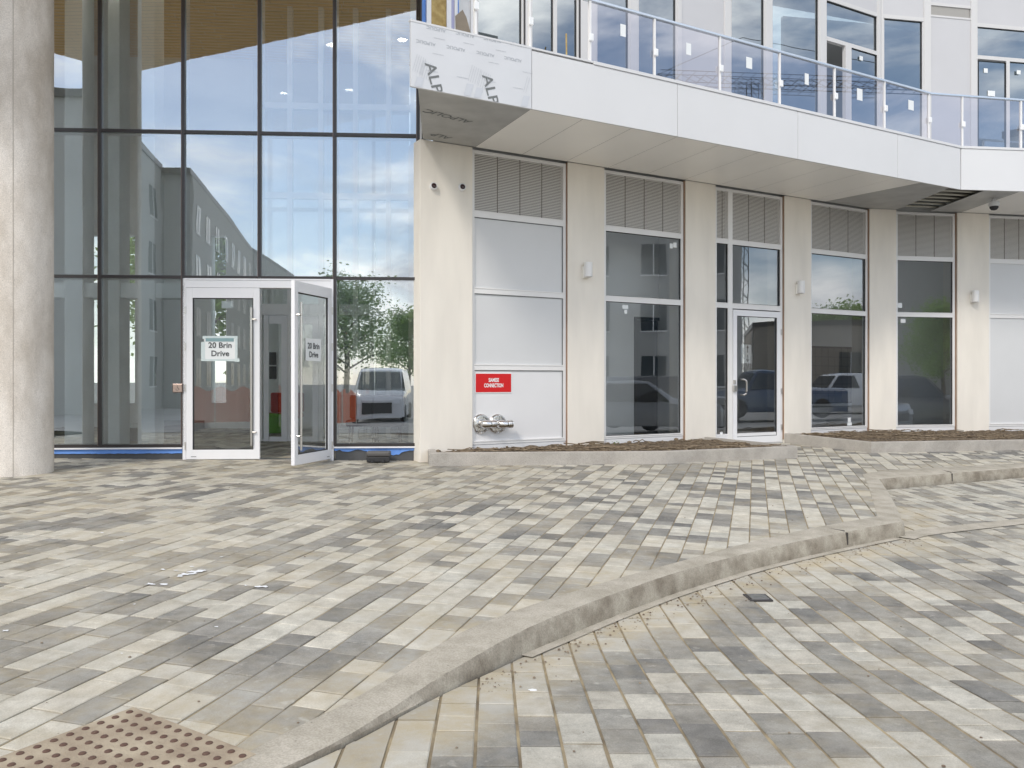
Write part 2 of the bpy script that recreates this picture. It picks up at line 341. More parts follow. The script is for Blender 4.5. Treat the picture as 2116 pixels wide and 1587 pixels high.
inner = [(398, 1620), (498, 1562), (606, 1506), (714, 1455), (808, 1400), (882, 1348), (942, 1312), (1012, 1281), (1111, 1246), (1198, 1218), (1306, 1187), (1400, 1162), (1461, 1144), (1573, 1115), (1684, 1090), (1813, 1067), (1796, 1009), (1782, 980), (1840, 971), (1974, 965), (2116, 957), (2330, 945)]
outer = [(470, 1640), (592, 1587), (700, 1534), (808, 1469), (895, 1410), (977, 1362), (1072, 1307), (1167, 1266), (1258, 1232), (1328, 1207), (1400, 1183), (1461, 1166), (1573, 1135), (1747, 1099), (1868, 1077), (1845, 1027), (1818, 990), (1845, 987), (1974, 977), (2116, 966), (2330, 953)]
IN = [G(*p) for p in inner]; OUT = [G(*p) for p in outer]
def smooth_line(pts, corners, it=2):      # Chaikin smoothing that keeps corners
    pts = list(pts); keep = {pts[c] for c in corners}
    for _ in range(it):
        q = [pts[0]]
        for a, b in zip(pts, pts[1:]):
            p1 = (a[0] * .75 + b[0] * .25, a[1] * .75 + b[1] * .25); p2 = (a[0] * .25 + b[0] * .75, a[1] * .25 + b[1] * .75)
            q += [a if a in keep else p1, b if b in keep else p2]
        q.append(pts[-1]); r = [q[0]]
        for p in q[1:]:
            if math.dist(p, r[-1]) > 1e-4: r.append(p)
        pts = r
    return pts
def resample(pts, n):
    d = [0]
    for a, b in zip(pts, pts[1:]): d.append(d[-1] + math.dist(a, b))
    out = []
    for i in range(n + 1):
        t = d[-1] * i / n; k = max(j for j in range(len(d)) if d[j] <= t + 1e-9); k = min(k, len(pts) - 2)
        f = (t - d[k]) / max(d[k + 1] - d[k], 1e-9); out.append((pts[k][0] + (pts[k + 1][0] - pts[k][0]) * f, pts[k][1] + (pts[k + 1][1] - pts[k][1]) * f))
    return out
def seg3(IN, OUT, ci, co, ns):
    a = []; b = []
    ii = [0] + ci + [len(IN) - 1]; oo = [0] + co + [len(OUT) - 1]
    for k in range(len(ii) - 1):
        sa = smooth_line(IN[ii[k]:ii[k + 1] + 1], []); sb = smooth_line(OUT[oo[k]:oo[k + 1] + 1], [])
        ra = resample(sa, ns[k]); rb = resample(sb, ns[k]); a += ra if not a else ra[1:]; b += rb if not b else rb[1:]
    return a, b
KI, KO = seg3(IN, OUT, [15, 17], [14, 16], [120, 22, 34])
def kerb_mesh():
    mb = MB(); nn = []
    for k, (a, b) in enumerate(zip(KI, KO)):
        d = math.dist(a, b); ux, uy = (b[0] - a[0]) / d, (b[1] - a[1]) / d; za = gz(*a); zb = gz(*b)
        j = (random.random() - .5) * .004; r = .028
        zr = rz_(*b) - .06
        prof = [(a[0], a[1], za - .09), (a[0], a[1], za + .001), (a[0] + ux * .01, a[1] + uy * .01, za + .005), (b[0] - ux * r * 1.6, b[1] - uy * r * 1.6, zb + .004),
                (b[0] - ux * r * .5, b[1] - uy * r * .5, zb - .003 + j), (b[0] + ux * j, b[1] + uy * j, zb - r), (b[0] + ux * (.012 + j), b[1] + uy * (.012 + j), rz_(*b) + .012), (b[0] + ux * .013, b[1] + uy * .013, zr)]
        nn.append(prof)
    m = len(nn[0]); vs = [p for q in nn for p in q]
    fs = [(i * m + k, i * m + k + 1, (i + 1) * m + k + 1, (i + 1) * m + k) for i in range(len(nn) - 1) for k in range(m - 1)]
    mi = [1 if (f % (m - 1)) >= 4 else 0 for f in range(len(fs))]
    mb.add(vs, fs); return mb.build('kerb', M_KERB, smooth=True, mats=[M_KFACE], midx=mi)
kerb = struct(kerb_mesh())
# cast joints in the kerb face
jm = MB()
for px, py in ((1747, 1099), (1974, 977)):
    b = min(range(len(KO)), key=lambda i: math.dist(KO[i], G(px, py))); p = KO[b]; q = KI[b]; d = math.dist(p, q); ux, uy = (p[0] - q[0]) / d, (p[1] - q[1]) / d
    z = gz(*p); jm.box((p[0] + ux * .006, p[1] + uy * .006, z - .055), (.018, .009, .10), math.atan2(uy, ux)); jm.box(((p[0] + q[0]) / 2, (p[1] + q[1]) / 2, gz((p[0] + q[0]) / 2, (p[1] + q[1]) / 2) + .0022), (d - .03, .006, .006), math.atan2(uy, ux))
jm.build('control_joint', mat('joint_gap', (.06, .055, .05), .9), kerb)
# gutter lip along the road side and flush strip across the road
def ribbon(pts, wl, wr, zf):
    mb = MB(); L_ = []; n = len(pts)
    for i, p in enumerate(pts):
        a = pts[max(i - 1, 0)]; b = pts[min(i + 1, n - 1)]; d = math.dist(a, b); nx, ny = -(b[1] - a[1]) / d, (b[0] - a[0]) / d
        for wv in (wl, wr): x, y = p[0] + nx * wv, p[1] + ny * wv; L_.append((x, y, zf(x, y)))
    return mb.add(L_, [(2 * i + 1, 2 * i + 3, 2 * i + 2, 2 * i) for i in range(n - 1)])
ribbon(KO[34:118], .01, -.075, lambda x, y: rz_(x, y) + .006).build('gutter_lip', M_KERB, kerb)
strip = resample(smooth_line([GR(1865, 1112), GR(1895, 1103), GR(1990, 1092), GR(2116, 1078), GR(2400, 1048)], []), 40)
ribbon(strip, .10, -.10, lambda x, y: rz_(x, y) + .007).build('flush_strip', M_KERB, kerb)

def inside(p, poly):
    c = False; n = len(poly); x, y = p
    for i in range(n):
        x1, y1 = poly[i]; x2, y2 = poly[(i + 1) % n]
        if (y1 > y) != (y2 > y) and x < (x2 - x1) * (y - y1) / (y2 - y1) + x1: c = not c
    return c
def clip(poly, a, b):
    out = []; n = len(poly)
    f = lambda p: (b[0] - a[0]) * (p[1] - a[1]) - (b[1] - a[1]) * (p[0] - a[0])
    for i in range(n):
        p, q = poly[i], poly[(i + 1) % n]; fp, fq = f(p), f(q)
        if fp >= 0: out.append(p)
        if (fp > 0 > fq) or (fp < 0 < fq): t = fp / (fp - fq); out.append((p[0] + (q[0] - p[0]) * t, p[1] + (q[1] - p[1]) * t))
    return out
def pave(name, region, ang, x0, x1, y0, y1, zf, gap_row, gap_end, weights, tones, wd=.158, seed=1, topclip=None):
    rnd = random.Random(seed); ca, sa = math.cos(ang), math.sin(ang); mb = MB(); cols = []
    tris = [[region[i] for i in t] for t in tessellate_polygon([[Vector((p[0], p[1], 0)) for p in region]])]
    tris = [t if ((t[1][0] - t[0][0]) * (t[2][1] - t[0][1]) - (t[2][0] - t[0][0]) * (t[1][1] - t[0][1])) > 0 else t[::-1] for t in tris]
    tb = [(min(p[0] for p in t), max(p[0] for p in t), min(p[1] for p in t), max(p[1] for p in t)) for t in tris]
    # long axis a=(ca,sa), rows step along b=(-sa,ca)
    cs = [(x, y) for x in (x0, x1) for y in (y0, y1)]
    A = [x * ca + y * sa for x, y in cs]; Bv = [-x * sa + y * ca for x, y in cs]
    rows = int((max(Bv) - min(Bv)) / wd) + 1
    for r in range(rows):
        b0 = min(Bv) + r * wd; a = min(A) - rnd.random() * .4; prev = 0
        while a < max(A):
            ln = rnd.choices((.158, .237, .316), weights)[0]; a1 = a + ln; cxm, cym = (a + ln / 2) * ca - (b0 + wd / 2) * sa, (a + ln / 2) * sa + (b0 + wd / 2) * ca
            if x0 - .3 < cxm < x1 + .3 and y0 - .3 < cym < y1 + .3:
                g1, g2 = gap_row / 2, gap_end / 2; ch = .005
                def rect(i): return [(u * ca - v * sa, u * sa + v * ca) for u, v in ((a + g2 + i, b0 + g1 + i), (a1 - g2 - i, b0 + g1 + i), (a1 - g2 - i, b0 + wd - g1 - i), (a + g2 + i, b0 + wd - g1 - i))]
                q = rect(0); ins = [inside(p, region) for p in q]
                dz = (rnd.random() - .5) * .0045; tx, ty = (rnd.random() - .5) * .02, (rnd.random() - .5) * .02
                zz = lambda x, y: zf(x, y) + dz + (x - cxm) * tx + (y - cym) * ty
                k = rnd.random(); tn = tones[0] if k < tones[3] else (tones[1] if k < tones[4] else tones[2])
                jt = 1 + (rnd.random() - .5) * .16; wm = (rnd.random() - .5) * .03
                c = (tn[0] * jt * (1 + wm), tn[1] * jt, tn[2] * jt * (1 - wm), 1)
                if all(ins):
                    qi = rect(ch)
                    vs = [(x, y, zz(x, y) - .03) for x, y in q] + [(x, y, zz(x, y) - .003) for x, y in q] + [(x, y, zz(x, y)) for x, y in qi]
                    mb.add(vs, [(0, 1, 5, 4), (1, 2, 6, 5), (2, 3, 7, 6), (3, 0, 4, 7), (4, 5, 9, 8), (5, 6, 10, 9), (6, 7, 11, 10), (7, 4, 8, 11), (8, 9, 10, 11)]); cols += [c] * 12
                else:
                    qx = [p[0] for p in q]; qy = [p[1] for p in q]
                    for t, bb in zip(tris, tb):
                        if bb[0] > max(qx) or bb[1] < min(qx) or bb[2] > max(qy) or bb[3] < min(qy): continue
                        pl = q
                        for i in range(3):
                            if len(pl) < 3: break
                            pl = clip(pl, t[i], t[(i + 1) % 3])
                        if len(pl) >= 3:
                            m_ = len(pl); mb.add([(x, y, zz(x, y)) for x, y in pl] + [(x, y, zz(x, y) - .008) for x, y in pl], [tuple(range(m_))] + [(i, i + m_, (i + 1) % m_ + m_, (i + 1) % m_) for i in range(m_)]); cols += [c] * (2 * m_)
            a = a1
    o = mb.build(name, M_PAVER)
    at = o.data.color_attributes.new('tone', 'FLOAT_COLOR', 'POINT')
    at.data.foreach_set('color', [v for c in cols for v in c])
    dd = o.data.attributes.new('dust', 'FLOAT', 'POINT'); KS = KO[::3]; KS2 = KI[::3]; left = name == 'pavement'
    def dust(x, y):
        if not left: return cl(1.55 - min((x - a) ** 2 + (y - b) ** 2 for a, b in KS) ** .5 / .34, 0, 1.0) if y < 9 else .0
        return cl(.9 - min((x - a) ** 2 + (y - b) ** 2 for a, b in KS2) ** .5 / .7, 0, .8) * .6 + .34 * sm(1.5, -2.5, x - .25 * y + 1.2)
    dd.data.foreach_set('value', [dust(v[0], v[1]) for v in mb.v])
    return struct(o)
MIDK = [((a[0] + b[0]) / 2, (a[1] + b[1]) / 2) for a, b in zip(KI, KO)][::2]
plaza_region = [(-8.5, MIDK[0][1] - .3), (MIDK[0][0], MIDK[0][1] - .3)] + MIDK + [(MIDK[-1][0] + 2, 17.2), (-8.5, 17.2)]
plaza_region = [p for i, p in enumerate(plaza_region)]
OUTK = [(b[0] + (b[0] - a[0]) * .1, b[1] + (b[1] - a[1]) * .1) for a, b in zip(KI, KO)][::2]
road_region = [(13, OUTK[-1][1]), ][:0] + OUTK + [(OUTK[-1][0] + 2, 1.2), (OUTK[0][0] - .2, 1.2)]
T1 = ((.55, .522, .448), (.285, .274, .248), (.212, .206, .190), .50, .80)
T2 = ((.49, .465, .40), (.305, .29, .255), (.212, .206, .19), .50, .80)
# row directions: towards the vanishing points of the two fields
AP = math.pi / 2 - math.atan2(1560 - CX, F); AR = math.pi / 2 - math.atan2(1015 - CX, F)
pave('pavement', plaza_region, AP, -8.5, 9.5, 2.3, 16.6, gz, .009, .006, (5, 5, 2), T1, seed=3)
pave('road', road_region, AR, -1.2, 11.5, 1.6, 12.0, rz_, .012, .006, (3, 5, 3), T2, seed=5)
NOORG |= {'bedding_sand'}
sb = sheet(-9, 13, 1.2, 17.5, 44, 40, lambda x, y: gz(x, y) - .008)
# sand under the plaza only: keep faces on the plaza side; the road bed is a second sheet lower down
def sandbed(region, zf, step=.25):
    mb = MB(); xs = [p[0] for p in region]; ys = [p[1] for p in region]
    tris = [[region[i] for i in t] for t in tessellate_polygon([[Vector((p[0], p[1], 0)) for p in region]])]
    tris = [t if ((t[1][0] - t[0][0]) * (t[2][1] - t[0][1]) - (t[2][0] - t[0][0]) * (t[1][1] - t[0][1])) > 0 else t[::-1] for t in tris]
    tb = [(min(p[0] for p in t), max(p[0] for p in t), min(p[1] for p in t), max(p[1] for p in t)) for t in tris]
    y = min(ys)
    while y < max(ys):
        x = min(xs)
        while x < max(xs):
            q = [(x, y), (x + step, y), (x + step, y + step), (x, y + step)]
            for t, bb in zip(tris, tb):
                if bb[0] > x + step or bb[1] < x or bb[2] > y + step or bb[3] < y: continue
                pl = q
                for i in range(3):
                    if len(pl) < 3: break
                    pl = clip(pl, t[i], t[(i + 1) % 3])
                if len(pl) >= 3: mb.add([(a, b, zf(a, b)) for a, b in pl], [tuple(range(len(pl)))])
            x += step
        y += step
    return mb
PSB = sandbed(plaza_region, lambda x, y: gz(x, y) - .006); RSB = sandbed(road_region, lambda x, y: rz_(x, y) - .005)
PSB.add(RSB.v, RSB.f); struct(PSB.build('bedding_sand', M_SAND))

# ------------------------------------------------------------------ tactile plate (lower left)
def tactile():
    # grid fitted to the dome rows of the photograph
    o0 = Vector(G(286.8, 1482.3)); e1 = (Vector(G(477.4, 1556.8)) - o0) / 9; e2 = (Vector(G(22.5, 1584)) - o0) / 8
    u = e1.normalized(); v = Vector((-u.y, u.x)); v = v if v.dot(e2) > 0 else -v; pit = (e1.length + e2.length) / 2
    tl = o0 - u * pit * 1.55 - v * pit * .62
    W, H = pit * 12, pit * 12
    P_ = [tl, tl + u * W, tl + u * W + v * H, tl + v * H]
    mb = MB(); mb.prism([tuple(p) for p in P_], lambda x, y: gz(x, y) - .03, lambda x, y: gz(x, y) + .006)
    nf = len(mb.f); d = mb
    for i in range(-1, 11):
        for j in range(0, 11):
            p = o0 + u * pit * i + v * pit * j; z = gz(*p) + .006
            d.lathe([(.0135, 0), (.0125, .003), (.0095, .0048), (0, .0052)], (p.x, p.y, z), seg=12)
    root = mb.build('tactile_plate', M_TACT, smooth=True, mats=[M_DOME], midx=[0 if i < nf else 1 for i in range(len(mb.f))])
    tag(root, 'tan tactile warning plate with rust brown domes set in the pavers at the kerb', 'tactile plate')
tactile()

# ------------------------------------------------------------------ column
cb = G(60, 987); CR = .40; CC = (((112 - CX) / F * (cb[1] + CR)) - CR * 1.14, cb[1] + CR)
mb = MB(); pr = [(CR, gz(*CC) - .1)]
for i in range(1, 30): pr.append((CR + .0012 * math.sin(i * 1.7), gz(*CC) - .1 + i * .26))
pr.append((CR, 7.62)); mb.lathe(pr, (CC[0], CC[1], 0), seg=72)
tag(mb.build('concrete_column', M_COLUMN, smooth=True), 'thick round bare concrete column left of the glass entrance', 'column')

colo = bpy.data.objects['concrete_column']; mb = MB(); aa = R(-62); mb.box((CC[0] + (CR + .0005) * math.cos(aa), CC[1] + (CR + .0005) * math.sin(aa), 3.9), (.004, .006, 7.2), aa); mb.build('form_seam', mat('seam_grey', (.42, .38, .33), .9), colo)
# ------------------------------------------------------------------ THE BUILDING
B0 = empty('apartment_building', (0, 13, .3), 'new building with cream piers, glass curtain wall and white balcony band', 'building')
def bpart(mb, name, m, **k): return mb.build(name, m, B0, **k)

# levels
LT, LB, G1T, G1B, G2T, G2B, FRB = 4.537, 3.745, 3.664, 2.678, 2.591, .533, .490
RC = .035     # recess of the frames behind the render
bays = [('panel', WA, 977, 1172), ('window', WA, 1250, 1415), ('door', WA, 1480, 1620), ('window', WA, 1677, 1796), ('window', WB, 1853, 1976), ('panel', WB, 2045, 2172)]
# cream wall: piers between the bays, full height, with returns
edges = [(WA, 868, 976.5), (WA, 1173.5, 1249), (WA, 1417, 1479), (WA, 1621.5, 1676)]
for pl, a, b in edges:
    mb = MB(); pl.box(mb, pl.s_(a), pl.s_(b), -.40, 0, .16, ZS - .004); bpart(mb, 'wall_pier', M_STUCCO, bevel=.004)
mb = MB(); sa = WA.s_(1797.5)
mb.prism([WA.pt(sa, -.4, 0)[:2], WA.pt(sa, 0, 0)[:2], WB.pt(0, 0, 0)[:2], WB.pt(WB.s_(1852), 0, 0)[:2], WB.pt(WB.s_(1852), -.4, 0)[:2], WB.pt(-.02, -.4, 0)[:2]][::1], .16, ZS - .004)
bpart(mb, 'wall_pier', M_STUCCO)
for a, b in ((1978.5, 2044), (2174, 2300)):
    mb = MB(); WB.box(mb, WB.s_(a), WB.s_(b), -.40, 0, .16, ZS - .004); bpart(mb, 'wall_pier', M_STUCCO, bevel=.004)
# brown sealant strip visible in each right-hand reveal, cut-off wall base below the bays
for k, pl, a, b in bays:
    mb = MB(); s1 = pl.s_(b); pl.box(mb, s1 + .002, s1 + .014, -.12, -.012, .35, ZS - .01)
    bpart(mb, 'sealant_strip', mat('brown_sealant', (.34, .22, .15), .8, var=.3, vs=4))
    mb = MB(); pl.box(mb, pl.s_(a) - .003, pl.s_(b) + .01, -.36, -RC - .01, .15, FRB - .004); bpart(mb, 'wall_base', M_PANELW)

def frame_members(pl, s0, s1, verts, levels, parent, sw=.045, d0=-.12, d1=-RC, zb=FRB, zt=LT + .05, wide=.066):
    """stiles at the edges, mullions (verts), transoms (list of (z0,z1))"""
    mb = MB()
    pl.box(mb, s0, s0 + sw, d0, d1, zb, zt); pl.box(mb, s1 - sw, s1, d0, d1, zb, zt)
    for v0, v1 in verts: pl.box(mb, v0, v1, d0, d1, zb, zt)
    xs = [s0 + sw] + [x for v in verts for x in v] + [s1 - sw]
    for i in range(0, len(xs), 2):
        for z0, z1 in levels:
            pl.box(mb, xs[i], xs[i + 1], d0, d1 - .002, z0, z1)
            pl.box(mb, xs[i], xs[i + 1], d1 - .002, d1 + .006, z1 - .016, z1 - .001)      # drip lip
        pl.box(mb, xs[i], xs[i + 1], d0, d1 - .002, LT, zt)
    return mb.build('frame', M_WHITE, parent)
def louvre(pl, s0, s1, z0, z1, parent, nseg=4):
    n = int((z1 - z0) / .0225); mb = MB(); h = (z1 - z0) / n
    for i in range(n):
        z = z0 + i * h
        mb.add([pl.pt(s0, -RC - .012, z + h * .66), pl.pt(s1, -RC - .012, z + h * .66), pl.pt(s1, -RC - .045, z + h * 1.1), pl.pt(s0, -RC - .045, z + h * 1.1),
                pl.pt(s0, -RC - .010, z), pl.pt(s1, -RC - .010, z)], [(0, 1, 2, 3), (4, 5, 1, 0)])
    for k in range(1, nseg):
        s = s0 + (s1 - s0) * k / nseg; pass
    o = mb.build('louvre', M_LOUV, parent)
    for k in range(1, nseg): mb = MB(); s = s0 + (s1 - s0) * k / nseg; pl.box(mb, s - .006, s + .006, -RC - .052, -RC - .008, z0, z1); mb.build('louvre_joint', M_LFLATD, parent)
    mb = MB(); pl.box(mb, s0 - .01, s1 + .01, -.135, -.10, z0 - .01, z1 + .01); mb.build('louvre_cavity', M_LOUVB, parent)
def pane(pl, s0, s1, z0, z1, parent, m=None, name='pane', gask=True, t=-.075):
    mb = MB(); pl.quad(mb, s0, s1, t, z0, z1); o = mb.build(name, m or M_GLASSB, parent)
    if gask:
        g = MB(); w_ = .008
        for a0, a1, b0, b1 in ((s0, s1, z0, z0 + w_), (s0, s1, z1 - w_, z1), (s0, s0 + w_, z0 + w_, z1 - w_), (s1 - w_, s1, z0 + w_, z1 - w_)):
            pl.box(g, a0, a1, t + .001, t + .02, b0, b1)
        g.build('gasket', M_BLACK, parent)
    return o
for idx, (kind, pl, pa, pb) in enumerate(bays):
    s0, s1 = pl.s_(pa), pl.s_(pb); root = None
    hold = bpy.data.objects.new('window' if kind != 'door' else 'door_screen', None); COL.objects.link(hold); hold.parent = B0; hold.location = Vector(pl.pt((s0 + s1) / 2, 0, FRB)) - B0.location
    if kind == 'panel': hold.name = 'panelled_window'
    if kind == 'panel':
        lv = [(FRB, FRB + .05), (LB - .088, LB)]
        if idx == 0:
            lv += [(2.595, 2.680), (1.528, 1.611)]
            frame_members(pl, s0, s1, [], lv, hold)
            for z0, z1, m in ((2.680, LB - .088, M_PANEL), (1.611, 2.595, M_PANEL), (FRB + .05, 1.528, M_PANELW)):
                mb = MB(); pl.box(mb, s0 + .045, s1 - .045, -.11, -RC - .022, z0, z1); mb.build('panel', m, hold)
                g = MB(); pl.box(g, s0 + .045, s1 - .045, -RC - .021, -RC - .010, z1 - .011, z1 - .001); pl.box(g, s1 - .056, s1 - .046, -RC - .021, -RC - .010, z0, z1 - .012); g.build('gasket', M_INK, hold)
        else:
            lv += [(2.595, 2.680)]; frame_members(pl, s0, s1, [], lv, hold)
            for z0, z1 in ((2.680, LB - .088), (FRB + .05, 2.595)):
                mb = MB(); pl.box(mb, s0 + .045, s1 - .045, -.11, -RC - .022, z0, z1); mb.build('panel', M_PANEL, hold)
        louvre(pl, s0 + .045, s1 - .045, LB, LT, hold)
    elif kind == 'window':
        frame_members(pl, s0, s1, [], [(FRB, G2B), (G2T, G1B), (G1T, LB)], hold)
        louvre(pl, s0 + .045, s1 - .045, LB, LT, hold, 4 if idx == 1 else 3)
        pane(pl, s0 + .045, s1 - .045, G1B, G1T, hold); pane(pl, s0 + .045, s1 - .045, G2B, G2T, hold)
    else:
        m0, m1 = pl.s_(1508), pl.s_(1517)
        frame_members(pl, s0, s1, [(m0, m1)], [(G1T, LB), (G2T, G1B)], hold, zb=.30)
        louvre(pl, s0 + .045, m0, LB, LT, hold, 2); louvre(pl, m1, s1 - .045, LB, LT, hold, 3)
        pane(pl, s0 + .045, m0, G1B, G1T, hold); pane(pl, m1, s1 - .045, G1B, G1T, hold); pane(pl, s0 + .045, m0, .36, G2T, hold)
        mb = MB(); pl.box(mb, s0 + .045, m0, -.12, -RC, .30, .36); mb.build('bottom_rail', M_WHITE, hold)
        # the door leaf
        a0, a1 = m1 + .01, s1 - .05; z0, z1 = .315, G2T - .02; st = .085
        dr = bpy.data.objects.new('door', None); COL.objects.link(dr); dr.parent = B0; dr.location = Vector(pl.pt(a1, 0, z0)) - B0.location
        mb = MB(); pl.box(mb, a0, a0 + st, -.09, -.028, z0, z1); pl.box(mb, a1 - st, a1, -.09, -.028, z0, z1)
        pl.box(mb, a0 + st, a1 - st, -.09, -.028, z0, z0 + .11); pl.box(mb, a0 + st, a1 - st, -.09, -.028, z1 - .10, z1); mb.build('door_frame', M_DOORW, dr)
        pane(pl, a0 + st, a1 - st, z0 + .11, z1 - .10, dr, M_GLASSB, t=-.06)
        hz = pl.z(1530, 800); hs = pl.s_(1535)
        mb = MB(); k = .13; pts = [pl.pt(hs - .03, .0 - .03, hz + k), pl.pt(hs - .02, .045, hz + k), pl.pt(hs + .015, .06, hz + k - .02), pl.pt(hs + .025, .062, hz + k - .06), pl.pt(hs + .025, .062, hz - k + .06), pl.pt(hs + .015, .06, hz - k + .02), pl.pt(hs - .02, .045, hz - k), pl.pt(hs - .03, -.03, hz - k)]
        mb.tube(pts, .017, 10); mb.build('handle', M_STEEL, dr, smooth=True)
        mb = MB(); pl.box(mb, a0 - .02, a0 + .055, -.028, .012, hz - .07, hz + .03); pl.box(mb, a0 - .002, a0 + .03, -.028, .004, hz + .055, hz + .12); mb.build('lock_box', M_STEEL, dr, bevel=.004)
        for hzz in (z1 - .35, (z0 + z1) / 2 - .25, z0 + .25): mb = MB(); pl.box(mb, a1 + .001, a1 + .017, -.04, -.008, hzz - .05, hzz + .05); mb.build('hinge', M_STEEL, dr)

# ---- rooms behind the right-hand bays
def room_shell():
    back = -3.2
    mb = MB(); WA.box(mb, .6, 9.0, back - .1, back, .2, 4.6); bpart(mb, 'room_wall', M_IGREY)
    mb = MB(); WB.box(mb, -1.2, 6.5, back - .45, back - .35, .2, 4.6); bpart(mb, 'room_wall', M_IGREY)
    mb = MB(); WA.box(mb, WA.s_(1250) - .4, WA.s_(1250) - .3, back, -.14, .2, 4.6); bpart(mb, 'room_wall', M_IGREY)
    mb = MB(); WA.box(mb, WA.s_(1440), WA.s_(1440) + .12, back, -.42, .2, 4.6); bpart(mb, 'room_wall', M_IGREY)
    mb = MB(); WA.box(mb, WA.s_(1650), WA.s_(1650) + .12, back, -.42, .2, 4.6); bpart(mb, 'room_wall', M_IGREY)
    mb = MB(); WB.box(mb, WB.s_(2010), WB.s_(2010) + .12, back - .3, -.42, .2, 4.6); bpart(mb, 'room_wall', M_IGREY)
    mb = MB(); mb.prism([WA.pt(.5, -.14, 0)[:2], WA.pt(9.1, -.14, 0)[:2], WB.pt(.2, -.14, 0)[:2], WB.pt(7, -.14, 0)[:2], WB.pt(7, -4.2, 0)[:2], WA.pt(3.2, -4.2, 0)[:2]], .18, .30); bpart(mb, 'room_floor', M_IFLOOR)
    mb = MB(); mb.prism([WA.pt(.5, -.14, 0)[:2], WA.pt(9.1, -.14, 0)[:2], WB.pt(.2, -.14, 0)[:2], WB.pt(7, -.14, 0)[:2], WB.pt(7, -4.2, 0)[:2], WA.pt(3.2, -4.2, 0)[:2]], 4.60, 4.72); bpart(mb, 'room_ceiling', M_ICEIL)
room_shell()
# inner partition with a dark doorway behind the second bay
def partition():
    t = -.95; z0, z1 = .3, 4.6; f = lambda px: WA.s_(px, t)
    d0, d1, dz = f(1310), f(1384), WA.z(1345, 656, t)
    mb = MB(); WA.box(mb, WA.s_(1250) - .3, d0, t - .1, t, z0, z1); WA.box(mb, d1, WA.s_(1440), t - .1, t, z0, z1); WA.box(mb, d0, d1, t - .1, t, dz, z1); bpart(mb, 'inner_partition', M_IGREY)
    mb = MB(); w_ = .05
    WA.box(mb, d0, d0 + w_, t, t + .02, z0, dz); WA.box(mb, d1 - w_, d1, t, t + .02, z0, dz); WA.box(mb, d0 + w_, d1 - w_, t, t + .02, dz - w_, dz); bpart(mb, 'inner_door_frame', M_DARK)
    mb = MB(); WA.box(mb, d0 + w_, d1 - w_, t - .06, t - .03, z0, dz - w_); bpart(mb, 'doorway_dark_fill', M_IDARK)  # dark slab in place of the unlit space beyond the doorway
partition()

# ---- balcony: soffit panels, fascia panels, cap, slab
def fa(s): return FA.pt(s, 0, 0)[:2]
JO = [1.557 + .757 * k for k in range(10)]
wallA = lambda s: WA.pt(s, 0, 0)[:2]
def sof(poly, m, z=ZS, name='soffit_panel', th=.01):
    cx = sum(p[0] for p in poly) / len(poly); cy = sum(p[1] for p in poly) / len(poly)
    q = []
    for p in poly:
        d = math.dist(p, (cx, cy)); k = (d - .009) / d; q.append((cx + (p[0] - cx) * k, cy + (p[1] - cy) * k))
    mb = MB(); mb.prism(q, z, z + th); return bpart(mb, name, m)
NA = FA.n; dA = .744      # s offset between the fascia's and the wall's own origins
Lf1, Lw1 = FA.s_(1907.6), WA.s_(1704.6)
sof([FA.pt(.10, -.03, 0)[:2], fa(JO[0])[:2], wallA(JO[0] - dA), wallA(.02)], M_FILMG)
prev = (FA.pt(JO[0], -.03, 0)[:2], wallA(JO[0] - dA))
for s in JO[1:]:
    if s > Lf1 - .25: break
    cur = (FA.pt(s, -.03, 0)[:2], wallA(s - dA)); sof([prev[0], cur[0], cur[1], prev[1]], M_SOFF); prev = cur
L1 = (FA.pt(Lf1, -.03, 0)[:2], wallA(Lw1)); 
if Lw1 > JO[0]: sof([prev[0], L1[0], L1[1], prev[1]], M_SOFF)
kf = FA.pt(FA.len, -.03, 0)[:2]; kw = WB.pt(0, 0, 0)[:2]
L2 = (FA.pt(FA.s_(1966), -.03, 0)[:2], WB.pt(WB.s_(1853), 0, 0)[:2]); sof([L1[0], L2[0], L2[1], kw, L1[1]], M_FILMG)
L3 = (FB.pt(FB.s_(2038), -.03, 0)[:2], WB.pt(WB.s_(1922), 0, 0)[:2])
L4 = (FB.pt(FB.s_(2112), -.03, 0)[:2], WB.pt(WB.s_(1986), 0, 0)[:2]); sof([L3[0], L4[0], L4[1], L3[1]], M_FILMG)
L5 = (FB.pt(FB.s_(2230), -.03, 0)[:2], WB.pt(WB.s_(2090), 0, 0)[:2]); sof([L4[0], L5[0], L5[1], L4[1]], M_SOFF)
L6 = (FB.pt(FB.s_(2450), -.03, 0)[:2], WB.pt(WB.s_(2300), 0, 0)[:2]); sof([L5[0], L6[0], L6[1], L5[1]], M_SOFF)
mb = MB()
for s in [JO[0]] + JO[1:]:
    if s > Lf1 - .25: break
    a, b = FA.pt(s, -.03, 0), wallA(s - dA); dd_ = math.dist(a[:2], b); mb.box(((a[0] + b[0]) / 2, (a[1] + b[1]) / 2, ZS + .004), (dd_ - .02, .03, .006), math.atan2(b[1] - a[1], b[0] - a[0]))
bpart(mb, 'soffit_joint', M_INK)
